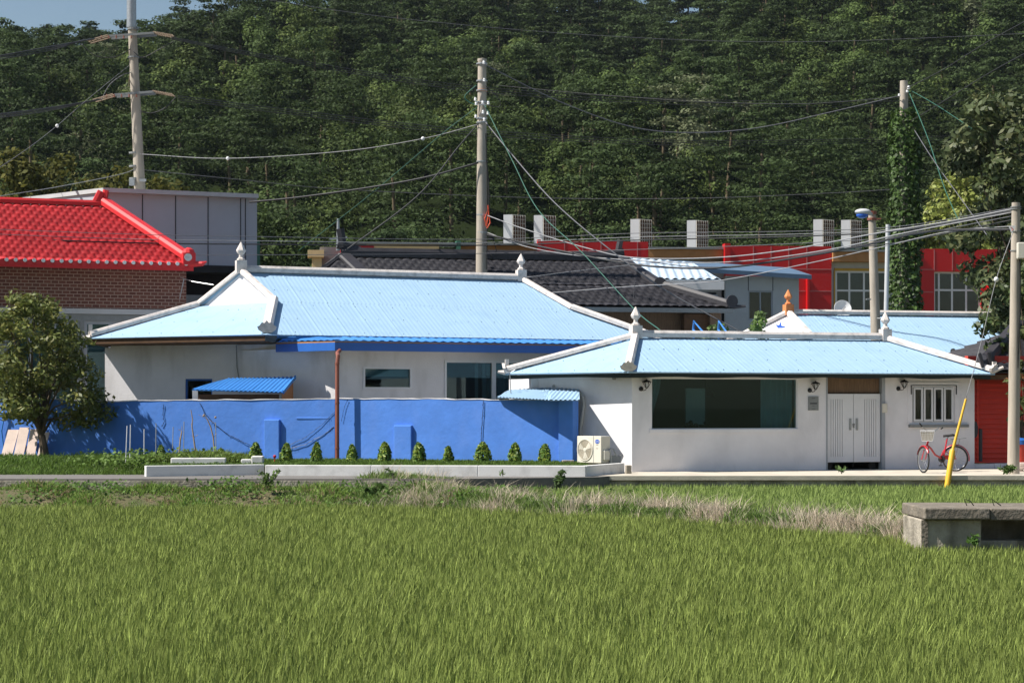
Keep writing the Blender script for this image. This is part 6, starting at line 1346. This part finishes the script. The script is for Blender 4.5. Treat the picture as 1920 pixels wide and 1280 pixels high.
# one mass of forest
rng = np.random.default_rng(31); rnd = random.Random(4)
P_ = []; y = 118.0
while y < 349:
    sp = lerp(5.6, 6.6, (y-118)/230); hw = .262*y+6; x = -hw+rnd.uniform(0,sp)
    while x < hw: P_.append((x+rnd.uniform(-1.4,1.4), y+rnd.uniform(-2.2,2.2))); x += sp*rnd.uniform(.75,1.25)
    y += sp*.80
cl = []; ci = []; trunks = MB(); tcol = []
for k,(x,y) in enumerate(P_):
    z0 = float(hz(x,y)); v = .5+.5*math.sin(x*.06+1.1*math.sin(y*.03))*math.sin(y*.045+x*.02); pine = rnd.random() < (.38+.5*v)
    gap = math.sin(x*.17+2*math.sin(y*.07))*math.sin(y*.11+x*.05)
    if gap > .76 and rnd.random() < .7:
        tcol.append((x,y,z0,6))
        for q in range(5): cl.append((x+rnd.uniform(-2.6,2.6), y+rnd.uniform(-2,2), z0+rnd.uniform(.6,1.6), 1.5, 1.5, .8)); ci.append([.034,.05,.02])
        continue
    h = rnd.uniform(5,8)*(1.35 if pine else 1); r = rnd.uniform(2.4,3.7); base_c = (.040,.058,.024) if pine else rnd.choice([(.062,.088,.030),(.060,.084,.028),(.074,.096,.032),(.050,.072,.026)])
    if rnd.random() < .04: base_c = (.10,.11,.07)
    br = rnd.uniform(.7,1.3); cidx = [c*br for c in base_c]
    if pine:
        for q in range(9):
            f = q/8; a = rnd.uniform(0,6.28); rr = r*(1-.55*f)*rnd.uniform(.3,.85); cl.append((x+rr*math.cos(a), y+rr*math.sin(a), z0+h*(.42+.56*f), r*rnd.uniform(.42,.62), r*rnd.uniform(.42,.62), .42*rnd.uniform(.7,1.2))); ci.append(cidx)
        if rnd.random() < .5: tcol.append((x,y,z0,h))
    else:
        for q in range(9):
            f = q/8; a = rnd.uniform(0,6.28); rr = r*math.sin(math.pi*(.2+.7*f))*rnd.uniform(.3,.75); cl.append((x+rr*math.cos(a), y+rr*math.sin(a), z0+h*(.28+.62*f), r*rnd.uniform(.36,.52), r*rnd.uniform(.36,.52), r*rnd.uniform(.30,.42))); ci.append(cidx)
        if rnd.random() < .12: tcol.append((x,y,z0,h))
cl = np.array(cl); ci = np.array(ci); print('clumps', len(cl), 'trees', len(P_))
NP = 170
idx = np.repeat(np.arange(len(cl)), NP); n = len(idx); d = unit(rng.normal(0,1,(n,3))); d[:,2] = np.where(rng.uniform(0,1,n) < .5, np.abs(d[:,2]), d[:,2])
C = cl[idx,:3]+d*(rng.uniform(0,1,(n,1))**.28)*cl[idx,3:6]*(1+.16*rng.normal(0,1,(n,1))); N = unit(d/cl[idx,3:6])+np.array([0,0,.4])
V_, Q_ = leaves(C, N, .235*np.sqrt(C[:,1]/200), 1.5, .38)
cc = ci[idx]*(.75+.5*rng.uniform(0,1,(n,1)))*(.85+.3*rng.uniform(0,1,(len(cl),1)))[idx]
mi = np.zeros(len(Q_), dtype=np.int32)
# trunks as slim four sided posts in the same mass
tv=[];tq=[]
for (x,y,z0,h) in tcol:
    o = len(tv); r0 = .13; lx = rnd.uniform(-.6,.6)
    for (zz,rr,xx) in ((z0-.5,r0*1.2,0),(z0+h*.8,r0*.7,lx)):
        for a,b in ((-1,-1),(1,-1),(1,1),(-1,1)): tv.append((x+xx+a*rr,y+b*rr,zz))
    for k in range(4): tq.append((o+k,o+(k+1)%4,o+4+(k+1)%4,o+4+k))
nb = len(V_); V_ = np.concatenate([V_, np.array(tv)]); Q_ = np.concatenate([Q_, np.array(tq)+nb]); cc = np.concatenate([np.repeat(cc,4,axis=0), np.tile([[.16,.12,.09]],(len(tv),1))])
np_mesh('forest', V_, Q_, cc, M['forestleaf'], kind='stuff')
# nearer trees at the foot of the hill, each its own
row = [(-20,88,13.2,3.6,0),(75,90,12.6,3.4,0),(165,92,13.4,3.4,0),(330,93,12.2,3.2,0),(420,98,10.6,3.0,1),(250,90,12.4,3.0,0),(505,100,11.4,3.2,1),(590,104,9.6,3.0,2),(665,101,10.4,3.2,1),(745,106,11.2,3.3,2),(820,102,9.8,3.0,1),(890,106,10.6,3.2,2),(965,104,9.6,3.0,1),(1045,108,11.0,3.3,2),(1120,104,9.4,3.0,2),(1195,108,10.4,3.2,1),(1265,105,9.8,3.0,2),(1340,108,10.6,3.2,1),(1415,105,9.4,3.0,2),(1490,108,10.6,3.2,1),(1570,106,9.8,3.1,2),(1650,109,10.8,3.3,1)]
kl = ['olive brown bushy tree','mid green rounded tree','dark green layered tree']
wh = ['at the left edge above the red roof','above the red roof ridge','left of the tall left pole, behind the grey roof','right of the tall left pole behind the grey roof','above the right end of the grey building roof','directly behind the tall left pole','just right of the grey building','above the left end of the charcoal roof','left of the short grey mast crossbar top','above the tan fascia','left of the central pole','directly behind the central pole','behind the leftmost rooftop air conditioner','behind the second rooftop air conditioner','between the second and third rooftop units','behind the third rooftop air conditioner','left of the fourth rooftop unit','right of the fourth rooftop unit','in the middle gap between the rooftop units','left of the fifth rooftop unit','behind the close pair of rooftop units','behind the street lamp head']
for k,(px,D_,h,r,c) in enumerate(row):
    tree('woodland_tree', G(px,D_), h, r, f'{kl[c]} {wh[k]}', 'tree', 'trees at the foot of the hill', col=[(.075,.075,.022),(.05,.072,.026),(.034,.052,.024)][c], trunk_r=.18, nclump=26, per=230, leaf=.17, low=.28, flat=.7 if c < 2 else .4, seed=50+k, ycol=[(.11,.10,.028),None,None][c], matl='forestleaf', forks=2)
# ---------------- air ----------------
hm = bpy.data.materials.new('haze air'); hm.use_nodes = True; hn = hm.node_tree; hn.nodes.clear()
ho = hn.nodes.new('ShaderNodeOutputMaterial'); hv_ = hn.nodes.new('ShaderNodeVolumePrincipled'); hv_.inputs['Color'].default_value = (.75,.85,1,1)
hv_.inputs['Density'].default_value = .00007; hv_.inputs['Anisotropy'].default_value = .2; hn.links.new(hv_.outputs[0], ho.inputs['Volume'])
mb = MB(); mb.box((0,250,55), (1400,720,113)); obj('haze', mb, hm, kind='stuff')
sc.cycles.volume_bounces = 0
